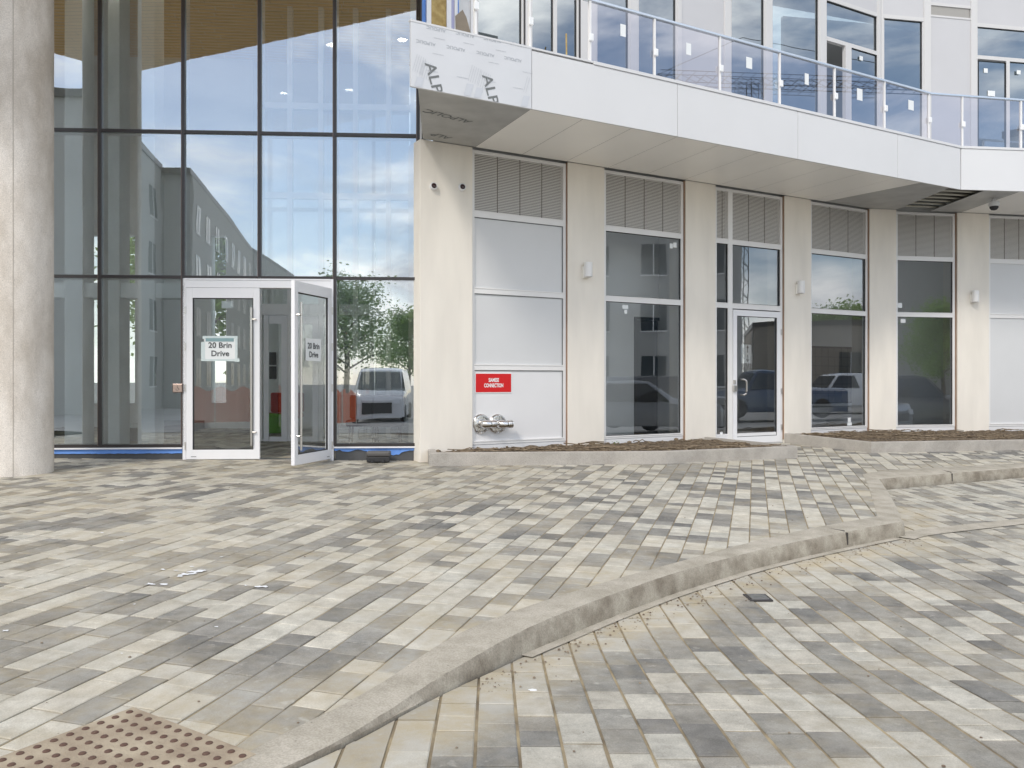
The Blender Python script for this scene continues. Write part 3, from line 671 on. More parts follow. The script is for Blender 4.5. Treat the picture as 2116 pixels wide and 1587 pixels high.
# framing seen through the missing soffit panel
mb = MB()
for k in range(7):
    t = (k + .5) / 7; a = (L2[0][0] + (L2[1][0] - L2[0][0]) * t, L2[0][1] + (L2[1][1] - L2[0][1]) * t); b = (L3[0][0] + (L3[1][0] - L3[0][0]) * t, L3[0][1] + (L3[1][1] - L3[0][1]) * t)
    mb.tube([(a[0] - .1, a[1], ZS + .06), (b[0] + .1, b[1] + .02, ZS + .06)], .02, 4)
bpart(mb, 'soffit_framing', mat('galvanised_stud', (.45, .44, .38), .5, metal=.3))
mb = MB(); mb.prism([FA.pt(.12, -.06, 0)[:2], FA.pt(FA.len, -.06, 0)[:2], FB.pt(3.6, -.06, 0)[:2], WB.pt(6.2, -.02, 0)[:2], kw, wallA(.0)], ZS + .22, ZFT - .06); bpart(mb, 'balcony_slab', M_IDARK if False else mat('slab_concrete', (.30, .29, .27), .9, var=.2, vs=3))
# fascia panels
fj = [0.0, 1.557, 3.808, 6.09, 8.368]
def fpanel(pl, a, b, m, z0=ZS - .004, z1=ZFT - .045): mb = MB(); pl.box(mb, a + .004, b - .004, -.03, 0, z0, z1); return bpart(mb, 'fascia_panel', m, bevel=.002)
film = fpanel(FA, 0, 1.557, M_FILM, z1=ZFT - .02)
fpanel(FA, fj[1], fj[2], M_FASC); fpanel(FA, fj[2], fj[3], M_FASC); fpanel(FA, fj[3], fj[4], M_FASC); fpanel(FA, fj[4], FA.len + .002, M_FASC)
fpanel(FB, .006, 2.3, M_FASC); fpanel(FB, 2.3, 4.4, M_FASC)
mb = MB(); c0 = FA.s_(1226)
FA.box(mb, c0, FA.len - .004, -.42, .012, ZFT - .042, ZFT); FB.box(mb, .004, 4.4, -.42, .012, ZFT - .042, ZFT); bpart(mb, 'fascia_cap', M_FASC, bevel=.003)
mb = MB(); FA.box(mb, .0, c0 - .004, -.05, .004, ZFT - .040 + .016, ZFT - .002); bpart(mb, 'fascia_cap', M_FASC)
mb = MB(); mb.prism([FA.pt(.06, -.052, 0)[:2], FA.pt(FA.s_(1226) - .01, -.052, 0)[:2], FA.pt(FA.s_(1226) - .01, -.43, 0)[:2], FA.pt(FA.len, -.43, 0)[:2], FB.pt(4.4, -.43, 0)[:2], WB.pt(6.2, .25, 0)[:2], WB.pt(0, .27, 0)[:2], WA.pt(.05, .27, 0)[:2]], ZFT - .055, ZFT - .02); bpart(mb, 'balcony_floor', M_SOFF)

# lettering on the protective film
def text_mesh(body, size, bold=.0):
    c = bpy.data.curves.new('t', 'FONT'); c.body = body; c.size = size; c.align_x = 'CENTER'; c.align_y = 'CENTER'; c.offset = bold * size; c.resolution_u = 3; c.space_character = 1.0
    o = bpy.data.objects.new('t', c); COL.objects.link(o); dg = bpy.context.evaluated_depsgraph_get(); me = bpy.data.meshes.new_from_object(o.evaluated_get(dg))
    COL.objects.unlink(o); bpy.data.objects.remove(o); return [v.co.copy() for v in me.vertices], [tuple(p.vertices) for p in me.polygons]
def put_text(mb, body, size, org, ux, uz, sx=1.0, rot=0, zclip=None, bold=.012):
    vs, fs = text_mesh(body, size, bold); ux = Vector(ux); uz = Vector(uz); ca, sa_ = math.cos(rot), math.sin(rot)
    P3 = []
    for v in vs:
        x, y = v.x * sx, v.y; x, y = x * ca - y * sa_, x * sa_ + y * ca; P3.append(Vector(org) + ux * x + uz * y)
    if zclip is not None:
        bm = bmesh.new(); bv = [bm.verts.new(p) for p in P3]
        for f in fs:
            try: bm.faces.new([bv[i] for i in f])
            except ValueError: pass
        bmesh.ops.bisect_plane(bm, geom=bm.verts[:] + bm.edges[:] + bm.faces[:], plane_co=(0, 0, zclip), plane_no=(0, 0, -1), clear_outer=True)
        bm.verts.index_update(); P3 = [v.co.copy() for v in bm.verts]; fs = [tuple(v.index for v in f.verts) for f in bm.faces]; bm.free()
    mb.add(P3, fs)
UZ = (0, 0, 1)
def fpos(px, py, t=.003): s = FA.s_(px, t); return FA.pt(s, t, FA.z(px, py, t))
ux3 = (FA.u[0], FA.u[1], 0)
for px, py in ((920, 178), (1036, 200)): mb = MB(); put_text(mb, 'ALPOLIC', .185, fpos(px - 12, py + 26), ux3, UZ, 1.1, R(-72) - 0, zclip=ZS + .002); mb.build('lettering', M_INK, film)
for row, (y0, xs) in enumerate(((57, (895, 955, 1012, 1066)), (88, (880, 942, 1003, 1060)))):
    for px in xs: mb = MB(); put_text(mb, 'ALPOLIC', .050, fpos(px + (0 if row else 6), y0 + (px - 880) * .19), ux3, UZ, 1.2, R(180)); mb.build('lettering', M_INKL, film)
mb = MB()
for px, py in ((908, 80), (968, 90), (905, 112), (1020, 130), (893, 147), (955, 160), (1013, 168), (1070, 182), (1035, 105), (1090, 150)): put_text(mb, 'composite material', .016, fpos(px, py), ux3, UZ, 1.1, 0)
for bx, by in ((862, 112), (876, 124), (976, 134), (996, 146), (1090, 158)):
    for k in range(5):
        a = Vector(fpos(bx + k * 4.5, by + k * 2.2)); b = a + Vector(ux3) * (-.055) + Vector((0, 0, -.19)); q = Vector(ux3) * .0028
        if b.z > ZS + .01 and (a - Vector(FA.pt(0, 0, 0))).xy.dot(Vector(FA.u)) < 1.54: mb.add([a, a + q, b + q, b], [(0, 3, 2, 1)])
mb.build('lettering', M_INKL, film)
for bx, by in ((862, 158), (965, 172), (985, 180), (1082, 197)):
    mb = MB()
    a = Vector(fpos(bx, by)); q = Vector(ux3) * .085; b = Vector(ux3) * (-.05) + Vector((0, 0, -.17))
    if (a + b).z < ZS + .01: b *= (a.z - ZS - .01) / -b.z
    mb.add([a, a + q, a + q + b, a + b], [(0, 3, 2, 1)]); mb.build('marking', M_INKLL, film)
def spos(px, py): Y = 3.221 * F / (HY - py); return ((px - CX) / F * Y, Y, ZS - .003)
mb = MB(); uu = Vector(ux3)
nn_ = Vector((-FA.n[0], -FA.n[1], 0))
put_text(mb, 'ALPOLIC', .17, spos(926, 240), uu, -nn_, 1.05, R(168)); put_text(mb, 'ALP', .17, spos(912, 281), uu, -nn_, 1.05, R(168))
bpart(mb, 'lettering', M_INK)

# ---- balcony railing
def railing():
    off = 1.385; zt = 6.335
    rl = bpy.data.objects.new('balcony_railing', None); COL.objects.link(rl); rl.parent = B0; rl.location = Vector(WA.pt(4, off, ZFT)) - B0.location
    # corner of the rail line
    RA = PL(WA.pt(0, off, 0)[:2], WA.pt(WA.len, off, 0)[:2]); RB = PL(WB.pt(0, off, 0)[:2], WB.pt(5.5, off, 0)[:2])
    den = RA.u[0] * RB.u[1] - RA.u[1] * RB.u[0]; dx, dy = RB.o[0] - RA.o[0], RB.o[1] - RA.o[1]; tc_ = (dx * RB.u[1] - dy * RB.u[0]) / den; tb_ = (dx * RA.u[1] - dy * RA.u[0]) / den
    mb = MB(); a = RA.s_(1206)
    RA.box(mb, a, tc_, -.028, .028, zt - .03, zt + .006); RB.box(mb, tb_, 5.4, -.028, .028, zt - .03, zt + .006); mb.build('top_rail', mat('rail_aluminium', (.62, .67, .72), .22, metal=.8), rl, bevel=.006)
    mb = MB(); RA.box(mb, RA.s_(975), a - .002, -.028, .028, 6.60, 6.64); mb.build('top_rail', M_STEEL, rl)
    posts = [(RA, p) for p in (981.5, 1094, 1218.5, 1352, 1487, 1610.5, 1724, 1827, 1918.5)] + [(RB, 1988), (RB, 2109), (RB, 2225)]
    for k, (pl, px) in enumerate(posts):
        s = pl.s_(px); wv = .022 if k in (3, 4, 5, 6, 7, 8, 9) else .028
        mb = MB(); pl.box(mb, s - wv / 2, s + wv / 2, -.02, .02, ZFT, zt - .03 if k > 1 else 6.60); mb.build('post', M_WHITE, rl)
        zc = pl.z(px, {981.5: 14, 1094: 46, 1218.5: 79, 1352: 110, 1487: 143, 1610.5: 174, 1724: 200, 1827: 225, 1918.5: 249, 1988: 258, 2109: 264, 2225: 270}[px])
        mb = MB(); pl.box(mb, s - .032, s + .032, .022, .052, zc - .048, zc + .048); mb.build('clamp', mat('white_foam_wrap', (.82, .83, .83), .6), rl, bevel=.008)
    s_ = [RA.s_(p) for p in (1218.5, 1352, 1487, 1610.5, 1724, 1827, 1918.5)] + [tc_]
    for i in range(len(s_) - 1):
        mb = MB(); RA.quad(mb, s_[i] + .018, s_[i + 1] - .018, .0, ZFT + .035, zt - .032); mb.build('glass_panel', M_GLASSR, rl)
    q_ = [tb_] + [RB.s_(p) for p in (1988, 2109, 2225)]
    for i in range(3):
        mb = MB(); RB.quad(mb, q_[i] + .018, q_[i + 1] - .018, .0, ZFT + .035, zt - .032); mb.build('glass_panel', M_GLASSR, rl)
    return RA, RB
RA, RB = railing()

# ---- upper storey
UO = .28
UA = PL(WA.pt(0, UO, 0)[:2], WA.pt(WA.len, UO, 0)[:2]); UB = PL(WB.pt(0, UO, 0)[:2], WB.pt(6.5, UO, 0)[:2])
den = UA.u[0] * UB.u[1] - UA.u[1] * UB.u[0]; dx, dy = UB.o[0] - UA.o[0], UB.o[1] - UA.o[1]; UKA = (dx * UB.u[1] - dy * UB.u[0]) / den; UKB = (dx * UA.u[1] - dy * UA.u[0]) / den
UH = 8.09; UZ0 = ZFT - .02; UTOP = 9.6
def uhold(name, pl, s0, s1): h = bpy.data.objects.new(name, None); COL.objects.link(h); h.parent = B0; h.location = Vector(pl.pt((s0 + s1) / 2, 0, UZ0)) - B0.location; return h
def umull(pl, p0, p1, m=M_UWH, z0=None, z1=None, t=.0): mb = MB(); pl.box(mb, pl.s_(p0), pl.s_(p1), -.10, t, z0 or UZ0, z1 or UTOP); return bpart(mb, 'mullion', m)
def uwin(pl, p0, p1, name='upper_window', zt=UH, frame=.03):
    s0, s1 = pl.s_(p0), pl.s_(p1); h = uhold(name, pl, s0, s1); pane(pl, s0 + frame, s1 - frame, UZ0 + .06, zt, h, M_GLASSU, gask=True, t=-.05)
    mb = MB(); pl.box(mb, s0, s0 + frame, -.09, -.012, UZ0, zt); pl.box(mb, s1 - frame, s1, -.09, -.012, UZ0, zt); pl.box(mb, s0 + frame, s1 - frame, -.09, -.012, UZ0, UZ0 + .06); mb.build('frame', M_UWH, h)
    mb = MB(); pl.box(mb, s0, s1, -.09, -.005, zt, zt + .07); mb.build('head', M_UWH, h)
    mb = MB(); pl.box(mb, s0, s1, -.08, -.02, zt + .07, UTOP); mb.build('spandrel', M_UPAN, h); return h
def upanel(pl, p0, p1, z0=UZ0, z1=UTOP, m=M_UPAN): mb = MB(); pl.box(mb, pl.s_(p0), pl.s_(p1), -.08, -.022, z0, z1); return bpart(mb, 'wall_panel', m)
uwin(UA, 985, 1083); umull(UA, 1083, 1086, M_DARK); umull(UA, 1086, 1097); uwin(UA, 1097, 1148.5); uwin(UA, 1148.5, 1197); umull(UA, 1197, 1200, M_DARK); umull(UA, 1200, 1232)
uwin(UA, 1232, 1303); umull(UA, 1303, 1318); uwin(UA, 1318, 1401); umull(UA, 1401, 1409); upanel(UA, 1409, 1498); umull(UA, 1498, 1510); uwin(UA, 1510, 1583); umull(UA, 1583, 1595)
uwin(UA, 1595, 1695); umull(UA, 1695, 1707)
# sliding door unit
def slider(pl, p0, pm0, pm1, p1, zd, opened):
    s0, s1 = pl.s_(p0), pl.s_(p1); h = uhold('sliding_door', pl, s0, s1)
    pane(pl, s0 + .03, s1 - .03, zd + .05, UH, h, M_GLASSU, t=-.05)
    mb = MB(); pl.box(mb, s0, s0 + .03, -.09, -.01, UZ0, UTOP); pl.box(mb, s1 - .03, s1, -.09, -.01, UZ0, UTOP)
    for z0, z1 in ((UZ0, UZ0 + .07), (zd - .02, zd + .05), (UH, UH + .07)): pl.box(mb, s0 + .03, s1 - .03, -.09, -.012, z0, z1)
    pl.box(mb, pl.s_(pm0), pl.s_(pm1), -.075, -.003, UZ0 + .07, zd - .02); mb.build('frame', M_UWH, h)
    mb = MB(); pl.box(mb, s0 + .03, s1 - .03, -.08, -.02, UH + .07, UTOP); mb.build('spandrel', M_UPAN, h)
    if opened: pane(pl, pl.s_(pm1), s1 - .03, UZ0 + .07, zd - .02, h, M_GLASSU, t=-.04)
    else:
        pane(pl, s0 + .05, pl.s_(pm0), UZ0 + .07, zd - .05, h, M_GLASSU, t=-.03); pane(pl, pl.s_(pm1), s1 - .03, UZ0 + .07, zd - .02, h, M_GLASSU, t=-.05)
slider(UA, 1707, 1748, 1760, 1816, 7.40, True)
mb = MB(); UA.box(mb, UA.s_(1816), UKA - .004, -.10, 0, UZ0, UTOP); UB.box(mb, UKB + .004, UB.s_(1825), -.10, 0, UZ0, UTOP); bpart(mb, 'mullion', M_UWH)
uwin(UB, 1825, 1910); umull(UB, 1910, 1924); upanel(UB, 1924, 2007, UZ0, 8.20); umull(UB, 1924, 2007, z0=8.20, z1=8.235, t=-.012)
mb = MB(); UB.box(mb, UB.s_(1926), UB.s_(2005), -.08, -.03, 8.235, 8.415); bpart(mb, 'vent_panel', M_LFLAT)
mb = MB(); UB.box(mb, UB.s_(1924), UB.s_(2007), -.08, -.012, 8.415, 8.47); bpart(mb, 'mullion', M_UWH); upanel(UB, 1924, 2007, 8.47, UTOP)
umull(UB, 2007, 2018); slider(UB, 2018, 2080, 2087, 2150, 7.50, False); umull(UB, 2150, 2165); uwin(UB, 2165, 2240)
# upper rooms behind the glass
_el = CW.s_(868)
URP = [CW.pt(_el + .12, -.2, 0)[:2], UA.pt(.6, -.11, 0)[:2], UA.pt(9.0, -.11, 0)[:2], UB.pt(.1, -.11, 0)[:2], UB.pt(6.5, -.11, 0)[:2], UB.pt(6.5, -4, 0)[:2], UA.pt(3.2, -4, 0)[:2], CW.pt(_el + .12, -3.6, 0)[:2]]
mb = MB(); UA.box(mb, 1.9, 9.4, -3.2, -3.1, UZ0, UTOP); UB.box(mb, 0, 6.5, -3.6, -3.5, UZ0, UTOP); bpart(mb, 'upper_room_wall', mat('grey_drywall', (.32, .32, .31), .9))  # plain mid-grey drywall behind the upper windows
mb = MB(); mb.prism(URP, UTOP - .1, UTOP); bpart(mb, 'upper_ceiling', M_IGREY)
mb = MB(); mb.prism(URP, UZ0 - .25, UZ0 - .004); bpart(mb, 'upper_floor', M_IGREY)
# unfinished end: membrane, insulation board, studs
for p0, p1, m, t, nm in ((868, 871, M_DARK, .02, 'edge_trim'), (871, 880, M_BLUE, .0, 'blue_membrane'), (880, 889.5, M_DOORW, .03, 'white_stud'), (889.5, 921.5, M_OSB, .01, 'insulation_board'), (921.5, 931, M_DOORW, .03, 'white_stud'),
                     (931, 937.5, mat('lilac_membrane', (.42, .42, .60), .6), .02, 'lilac_strip'), (937.5, 944, M_WHITE, .03, 'white_stud'), (944, 948.5, M_BLUE, .0, 'blue_membrane'), (948.5, 972, mat('white_wrap', (.70, .70, .70), .8, var=.15, vs=6), .0, 'wrapped_board'), (972, 985, M_WHITE, .02, 'white_stud')):
    mb = MB(); UA.box(mb, UA.s_(p0), UA.s_(p1) - .002, -.10, t, UZ0, UTOP); bpart(mb, nm, m)

# ------------------------------------------------------------------ glass curtain wall with the entrance
ZT = [.515, 2.763, 4.70, 6.64, 7.59]
MU = [CW.s_(p) for p in (-120, 30, 207.5, 379.5, 537, 692, 864)]
S_D0, S_D1 = CW.s_(379), CW.s_(690)
def curtain():
    h = bpy.data.objects.new('curtain_wall', None); COL.objects.link(h); h.parent = B0; h.location = Vector(CW.pt(2.5, 0, .5)) - B0.location
    for i, s in enumerate(MU):
        z0 = ZT[1] if i == 4 else ZT[0]
        mb = MB(); CW.box(mb, s - .016, s + .022, .0, .035, z0, ZT[-1]); mb.build('mullion', M_DARK, h)
        mb = MB(); CW.box(mb, s - .026, s - .017, .0, .030, z0, ZT[-1]); mb.build('mullion_edge', M_BRONZE, h)
        mb = MB(); CW.box(mb, s - .03, s + .03, -.17, -.03, z0, ZT[-1]); mb.build('inner_mullion', M_WHITE, h)
    for r, z in enumerate(ZT[1:4]):
        for i in range(len(MU) - 1):
            mb = MB(); CW.box(mb, MU[i] + .022, MU[i + 1] - .026, .0, .030, z - .022, z + .018); mb.build('transom', M_DARK, h)
            mb = MB(); CW.box(mb, MU[i] + .031, MU[i + 1] - .031, -.15, -.03, z - .03, z + .03); mb.build('inner_transom', M_WHITE, h)
    for r in range(4):
        for i in range(len(MU) - 1):
            if r == 0 and i in (3, 4): continue
            mb = MB(); CW.quad(mb, MU[i] + .01, MU[i + 1] - .01, -.004, ZT[r] + .02, ZT[r + 1] - .01); mb.build('pane', M_GLASS, h)
    for a, b in ((MU[0], S_D0 - .01), (S_D1 + .006, MU[-1] + .03)):
        mb = MB(); CW.box(mb, a, b, -.15, .028, ZT[0] - .022, ZT[0] + .018); mb.build('bottom_rail', M_DARK, h)
        mb = MB(); CW.box(mb, a, b, -.15, .045, ZT[0] - .044, ZT[0] - .024); mb.build('sill', M_DOORW, h)
        # blue membrane with a torn lower edge
        mb = MB(); n = int((b - a) / .035); top = []; bot = []
        for k in range(n + 1):
            s = a + (b - a) * k / n; d = (.408 + random.random() * .006) if b < S_D0 + .1 else (.405 + random.random() * .022 + .03 * math.sin(k * .23) + .016 * math.sin(k * .71 + 1))
            top.append(CW.pt(s, .008, ZT[0] - .045)); bot.append(CW.pt(s, .012 + random.random() * .004, d))
        mb.add(top + bot, [(k + n + 1, k + n + 2, k + 1, k) for k in range(n)]); mb.build('blue_membrane', M_BLUE, h)
    for a, b in ((MU[0], S_D0 - .01), (S_D1 + .02, MU[-1] + .20)):
        mb = MB(); CW.box(mb, a, b, -.15, .0, .12, ZT[0] - .045); mb.build('base_wall', M_BASE, h)
    mb = MB(); CW.box(mb, MU[-1] + .024, MU[-1] + .05, -.1, .03, ZT[0] - .04, ZT[-1]); mb.build('end_trim', M_WHITE, h)
    return h
cwall = curtain()
# white door frame and leaves
DF = bpy.data.objects.new('door_surround', None); COL.objects.link(DF); DF.parent = B0; DF.location = Vector(CW.pt((S_D0 + S_D1) / 2, 0, .3)) - B0.location
ZD0, ZD1 = .315, 2.745
mb = MB(); jw = .042
CW.box(mb, S_D0, S_D0 + jw, -.12, .035, ZD0 - .02, ZD1); CW.box(mb, S_D1 - jw, S_D1, -.12, .035, ZD0 - .02, ZD1); CW.box(mb, S_D0 + jw, S_D1 - jw, -.12, .033, 2.622, ZD1 - .025); CW.box(mb, S_D0 + jw, S_D1 - jw, -.12, .040, ZD1 - .023, ZD1)
mb.build('door_frame', M_DOORW, DF, bevel=.003)
mb = MB(); CW.box(mb, S_D0 + jw, S_D1 - jw, -.16, .05, .26, ZD0 + .012); mb.build('threshold', M_STEEL, DF)
LW, LH = .972, 2.285
def leaf(hinge, rz, flip, label):
    r_ = bpy.data.objects.new('glass_door', None); COL.objects.link(r_); r_.parent = B0; r_.location = Vector(hinge) - B0.location; r_['label'] = label
    # built in world space around the hinge, then parts are placed relative to the door's Empty
    c, s = math.cos(rz), math.sin(rz); sg = -1 if flip else 1
    X = lambda x, y, z: (hinge[0] + (x * sg) * c - y * s, hinge[1] + (x * sg) * s + y * c, hinge[2] + z)
    def bx(mb, x0, x1, y0, y1, z0, z1):
        if flip: x0, x1 = x1, x0
        mb.hexa([X(x0, y0, z0), X(x1, y0, z0), X(x1, y1, z0), X(x0, y1, z0), X(x0, y0, z1), X(x1, y0, z1), X(x1, y1, z1), X(x0, y1, z1)])
    st = .088
    mb = MB(); bx(mb, .004, st, -.025, .025, 0, LH); bx(mb, LW - st, LW - .004, -.025, .025, 0, LH); bx(mb, st, LW - st, -.025, .025, 0, .125); bx(mb, st, LW - st, -.025, .025, LH - .135, LH); mb.build('door_frame', M_DOORW, r_, bevel=.002)
    mb = MB(); mb.add([X(st, 0, .125), X(LW - st, 0, .125), X(LW - st, 0, LH - .135), X(st, 0, LH - .135)], [(0, 1, 2, 3)]); mb.build('pane', M_GLASSO if flip else M_GLASSD, r_)
    mb = MB()
    for a in ((st, LW - st, .125, .137), (st, LW - st, LH - .147, LH - .135), (st, st + .012, .137, LH - .147), (LW - st - .012, LW - st, .137, LH - .147)): bx(mb, a[0], a[1], -.012, .012, a[2], a[3])
    mb.build('gasket', M_BLACK, r_)
    for sd in (-1, 1):
        mb = MB(); y = sd * .058; xx = LW - st - .018; mb.tube([X(xx, y, .18), X(xx, y, LH - .10 - .16)], .0155, 12)
        for zz in (.36, LH - .42): mb.tube([X(xx, y, zz), X(xx + .05, y, zz), X(xx + .055, sd * .02, zz)], .010, 8)
        mb.build('handle', M_STEEL, r_, smooth=True)
    for zz in (.18, .95, 1.5, LH - .3): mb = MB(); mb.tube([X(-.004, -.03, zz - .05), X(-.004, -.03, zz + .05)], .009, 8); mb.build('hinge', M_STEEL, r_)
    mb = MB(); bx(mb, st - .02, st + .05, -.0275, -.0255, .03, .038); mb.build('maker_mark', M_INK, r_)
    return X
XL = leaf(CW.pt(S_D0 + jw, .012, ZD0 + .018), CW.rz, False, 'closed left leaf')
XR = leaf(CW.pt(S_D1 - jw - .004, .03, ZD0 + .018), CW.rz + R(71.0), True, 'right leaf standing open')
# canopy over the entrance (seen in the reflections)
HS = 6.2
def vsof(px, py, H=HS): Y = H * F / (HY - py); return CW.mirror(((px - CX) / F * Y, Y))
cp = [vsof(865, 20), vsof(265, 165 - 14), vsof(-260, 10), CW.pt(MU[0] - 1, .02, 0)[:2], CW.pt(MU[-1] + .03, .02, 0)[:2]]
mb = MB(); mb.prism(cp, EZ + HS + .012, EZ + HS + .5); bpart(mb, 'entrance_canopy', mat('canopy_edge', (.07, .055, .05), .6))
def boards(poly, z, ang, parent_name, m=M_WOOD, wd=.135):
    tris = [[poly[i] for i in t] for t in tessellate_polygon([[Vector((p[0], p[1], 0)) for p in poly]])]
    tris = [t if ((t[1][0] - t[0][0]) * (t[2][1] - t[0][1]) - (t[2][0] - t[0][0]) * (t[1][1] - t[0][1])) > 0 else t[::-1] for t in tris]
    ca, sa_ = math.cos(ang), math.sin(ang); mb = MB(); us = [p[0] * ca + p[1] * sa_ for p in poly]; vv = [-p[0] * sa_ + p[1] * ca for p in poly]; b = min(vv)
    while b < max(vv):
        a = min(us) - random.random() * 2
        while a < max(us):
            ln = 1.2 + random.random(); q = [(u * ca - v * sa_, u * sa_ + v * ca) for u, v in ((a + .004, b + .006), (a + ln - .004, b + .006), (a + ln - .004, b + wd - .006), (a + .004, b + wd - .006))]
            for t in tris:
                pl = q
                for i in range(3):
                    if len(pl) < 3: break
                    pl = clip(pl, t[i], t[(i + 1) % 3])
                if len(pl) >= 3: mb.add([(x, y, z) for x, y in pl], [tuple(reversed(range(len(pl))))])
            a += ln
        b += wd
    return bpart(mb, parent_name, m)
boards(cp, EZ + HS - .004, CW.rz + R(6), 'wood_soffit')
# lobby interior
LBY = PL(CW.pt(-3, -5.2, 0)[:2], CW.pt(5.2, -5.2, 0)[:2])
lob = [CW.pt(MU[0] - 1, -.03, 0)[:2], CW.pt(MU[-1] + .0, -.03, 0)[:2], CW.pt(MU[-1] + .0, -5.3, 0)[:2], CW.pt(MU[0] - 1, -5.3, 0)[:2]]
mb = MB(); mb.prism(lob, .12, .30); bpart(mb, 'lobby_floor', M_IFLOOR)
boards(lob, EZ + HS - .05, CW.rz + R(6), 'lobby_ceiling')
mb = MB(); mb.prism(lob, EZ + HS + .02, EZ + HS + .5); bpart(mb, 'roof_slab', M_IGREY)
mb = MB(); CW.box(mb, MU[-1] - .12, MU[-1] - .0, -5.3, -.20, .3, EZ + HS); bpart(mb, 'lobby_wall', M_IWALL)
mb = MB(); CW.box(mb, MU[0] - 1.1, MU[0] - 1, -5.3, -.02, .3, EZ + HS); bpart(mb, 'lobby_wall', M_IWALL)
# rear glazed wall of the lobby: deep pale piers with windows between, open to daylight
_ro = -5.05; _xs = [(CW.s_(186, _ro), CW.s_(206, _ro)), (CW.s_(250, _ro), CW.s_(283, _ro)), (CW.s_(325, _ro), CW.s_(336, _ro)), (CW.s_(440, _ro), CW.s_(470, _ro))]
mb = MB(); _p = MU[0] - 1
for a, b in _xs:
    CW.box(mb, _p, a, -5.2, -4.95, .3, EZ + HS); CW.box(mb, a, b, -5.2, -4.95, .3, .95); CW.box(mb, a, b, -5.2, -4.95, 4.15, EZ + HS); _p = b
CW.box(mb, _p, 1.36, -5.2, -4.95, .3, EZ + HS); bpart(mb, 'lobby_rear_wall', M_IWALL)
for a, b in _xs: mb = MB(); CW.quad(mb, a, b, -5.08, .95, 4.15); bpart(mb, 'rear_window_glass', M_GLASSD)
for a, b in ((133, 171), (216, 247), (284, 320)):
    t_ = -1.4; mb = MB(); CW.box(mb, CW.s_(a, t_), CW.s_(b, t_), t_ - .4, t_, .3, EZ + HS); bpart(mb, 'lobby_pier', M_IWALL, bevel=.01)
mb = MB(); CW.box(mb, CW.s_(60, -1.4), CW.s_(372, -1.4), -1.78, -1.45, 2.62, 2.84); bpart(mb, 'lobby_beam', M_IWALL)
mb = MB(); CW.box(mb, CW.s_(216, -2.5), CW.s_(330, -2.5), -4.9, -2.4, .3, .62); bpart(mb, 'lobby_bench', M_IFLOOR)
# inner vestibule screen
ve = -2.6; vs_ = lambda px: CW.s_(px, ve)
def vest():
    h = bpy.data.objects.new('vestibule_screen', None); COL.objects.link(h); h.parent = B0; h.location = Vector(CW.pt(3, ve, .3)) - B0.location
    mb = MB(); zz = [CW.z(600, y, ve) for y in (912, 640, 405)]
    xs = [538, 600, 664, 735, 803, 860]
    for p in xs: s = vs_(p); CW.box(mb, s - .04, s + .04, ve - .06, ve + .06, .3, EZ + HS - .06)
    for i in range(len(xs) - 1):
        for z, w_ in ((.34, .07), (zz[1], .09), (zz[2], .05), (5.9, .05)): CW.box(mb, vs_(xs[i]) + .04, vs_(xs[i + 1]) - .04, ve - .05, ve + .05, z - w_, z + w_)
    mb.build('frame', M_WHITE, h)
    for i in range(len(xs) - 1):
        mb = MB(); CW.quad(mb, vs_(xs[i]) + .04, vs_(xs[i + 1]) - .04, ve, .42, EZ + HS - .1); mb.build('pane', M_GLASSD, h)
    # door leaves of the inner pair
    for a, b in ((545, 598), (603, 662)):
        s0, s1 = vs_(a), vs_(b); mb = MB()
        CW.box(mb, s0 + .02, s0 + .10, ve + .065, ve + .10, .34, zz[1] - .1); CW.box(mb, s1 - .11, s1 - .02, ve + .065, ve + .10, .34, zz[1] - .1)
        CW.box(mb, s0 + .11, s1 - .11, ve + .065, ve + .10, .34, .46); CW.box(mb, s0 + .11, s1 - .11, ve + .065, ve + .10, zz[1] - .24, zz[1] - .1); mb.build('inner_leaf', M_DOORW, h)
vest()
mb = MB(); CW.box(mb, 1.36, 4.34, -5.2, -5.05, .3, EZ + HS); 
mb2 = MB(); a, b = CW.s_(772, -5.0), CW.s_(806, -5.0)
CW.box(mb2, 1.36, a, -5.2, -5.05, .3, EZ + HS); CW.box(mb2, b, 4.34, -5.2, -5.05, .3, EZ + HS); CW.box(mb2, a, b, -5.2, -5.05, 4.1, EZ + HS)
bpart(mb2, 'lobby_rear_wall', M_IWALL)
for k, (y0, y1, lb) in enumerate(((728, 754, 'upper small black framed picture on the wall seen through the open doorway'), (757, 783, 'lower small black framed picture on the wall seen through the open doorway'))):
    t_ = -5.04; mb = MB(); CW.box(mb, CW.s_(557, t_), CW.s_(571, t_), t_, t_ + .03, CW.z(564, y1, t_), CW.z(564, y0, t_)); tag(mb.build('framed_picture', M_IDARK), lb, 'picture', 'black framed pictures in the lobby')

M_LIT = mat('lit_lamp_disc', (.9, .9, .88), .5, emit=((1, .95, .86), 9))
for k, (sx, tt, lb) in enumerate(((.2, -1.2, 'leftmost'), (1.6, -1.5, 'second'), (3.0, -1.2, 'third'), (4.3, -1.5, 'rightmost'))):
    c = Vector(CW.pt(sx, tt, EZ + HS - .052)); r_ = empty('ceiling_light', c, lb + ' round white ceiling light high in the glass lobby', 'ceiling light', 'round lobby ceiling lights')
    mb = MB(); mb.lathe([(.105, 0), (.105, -.05), (.09, -.06), (.085, -.03), (0, -.03)], c, seg=24); mb.build('housing', M_DOORW, r_, smooth=True)
    mb = MB(); mb.lathe([(.08, -.034), (0, -.034)], c, seg=24); mb.build('lamp_disc', M_LIT, r_)
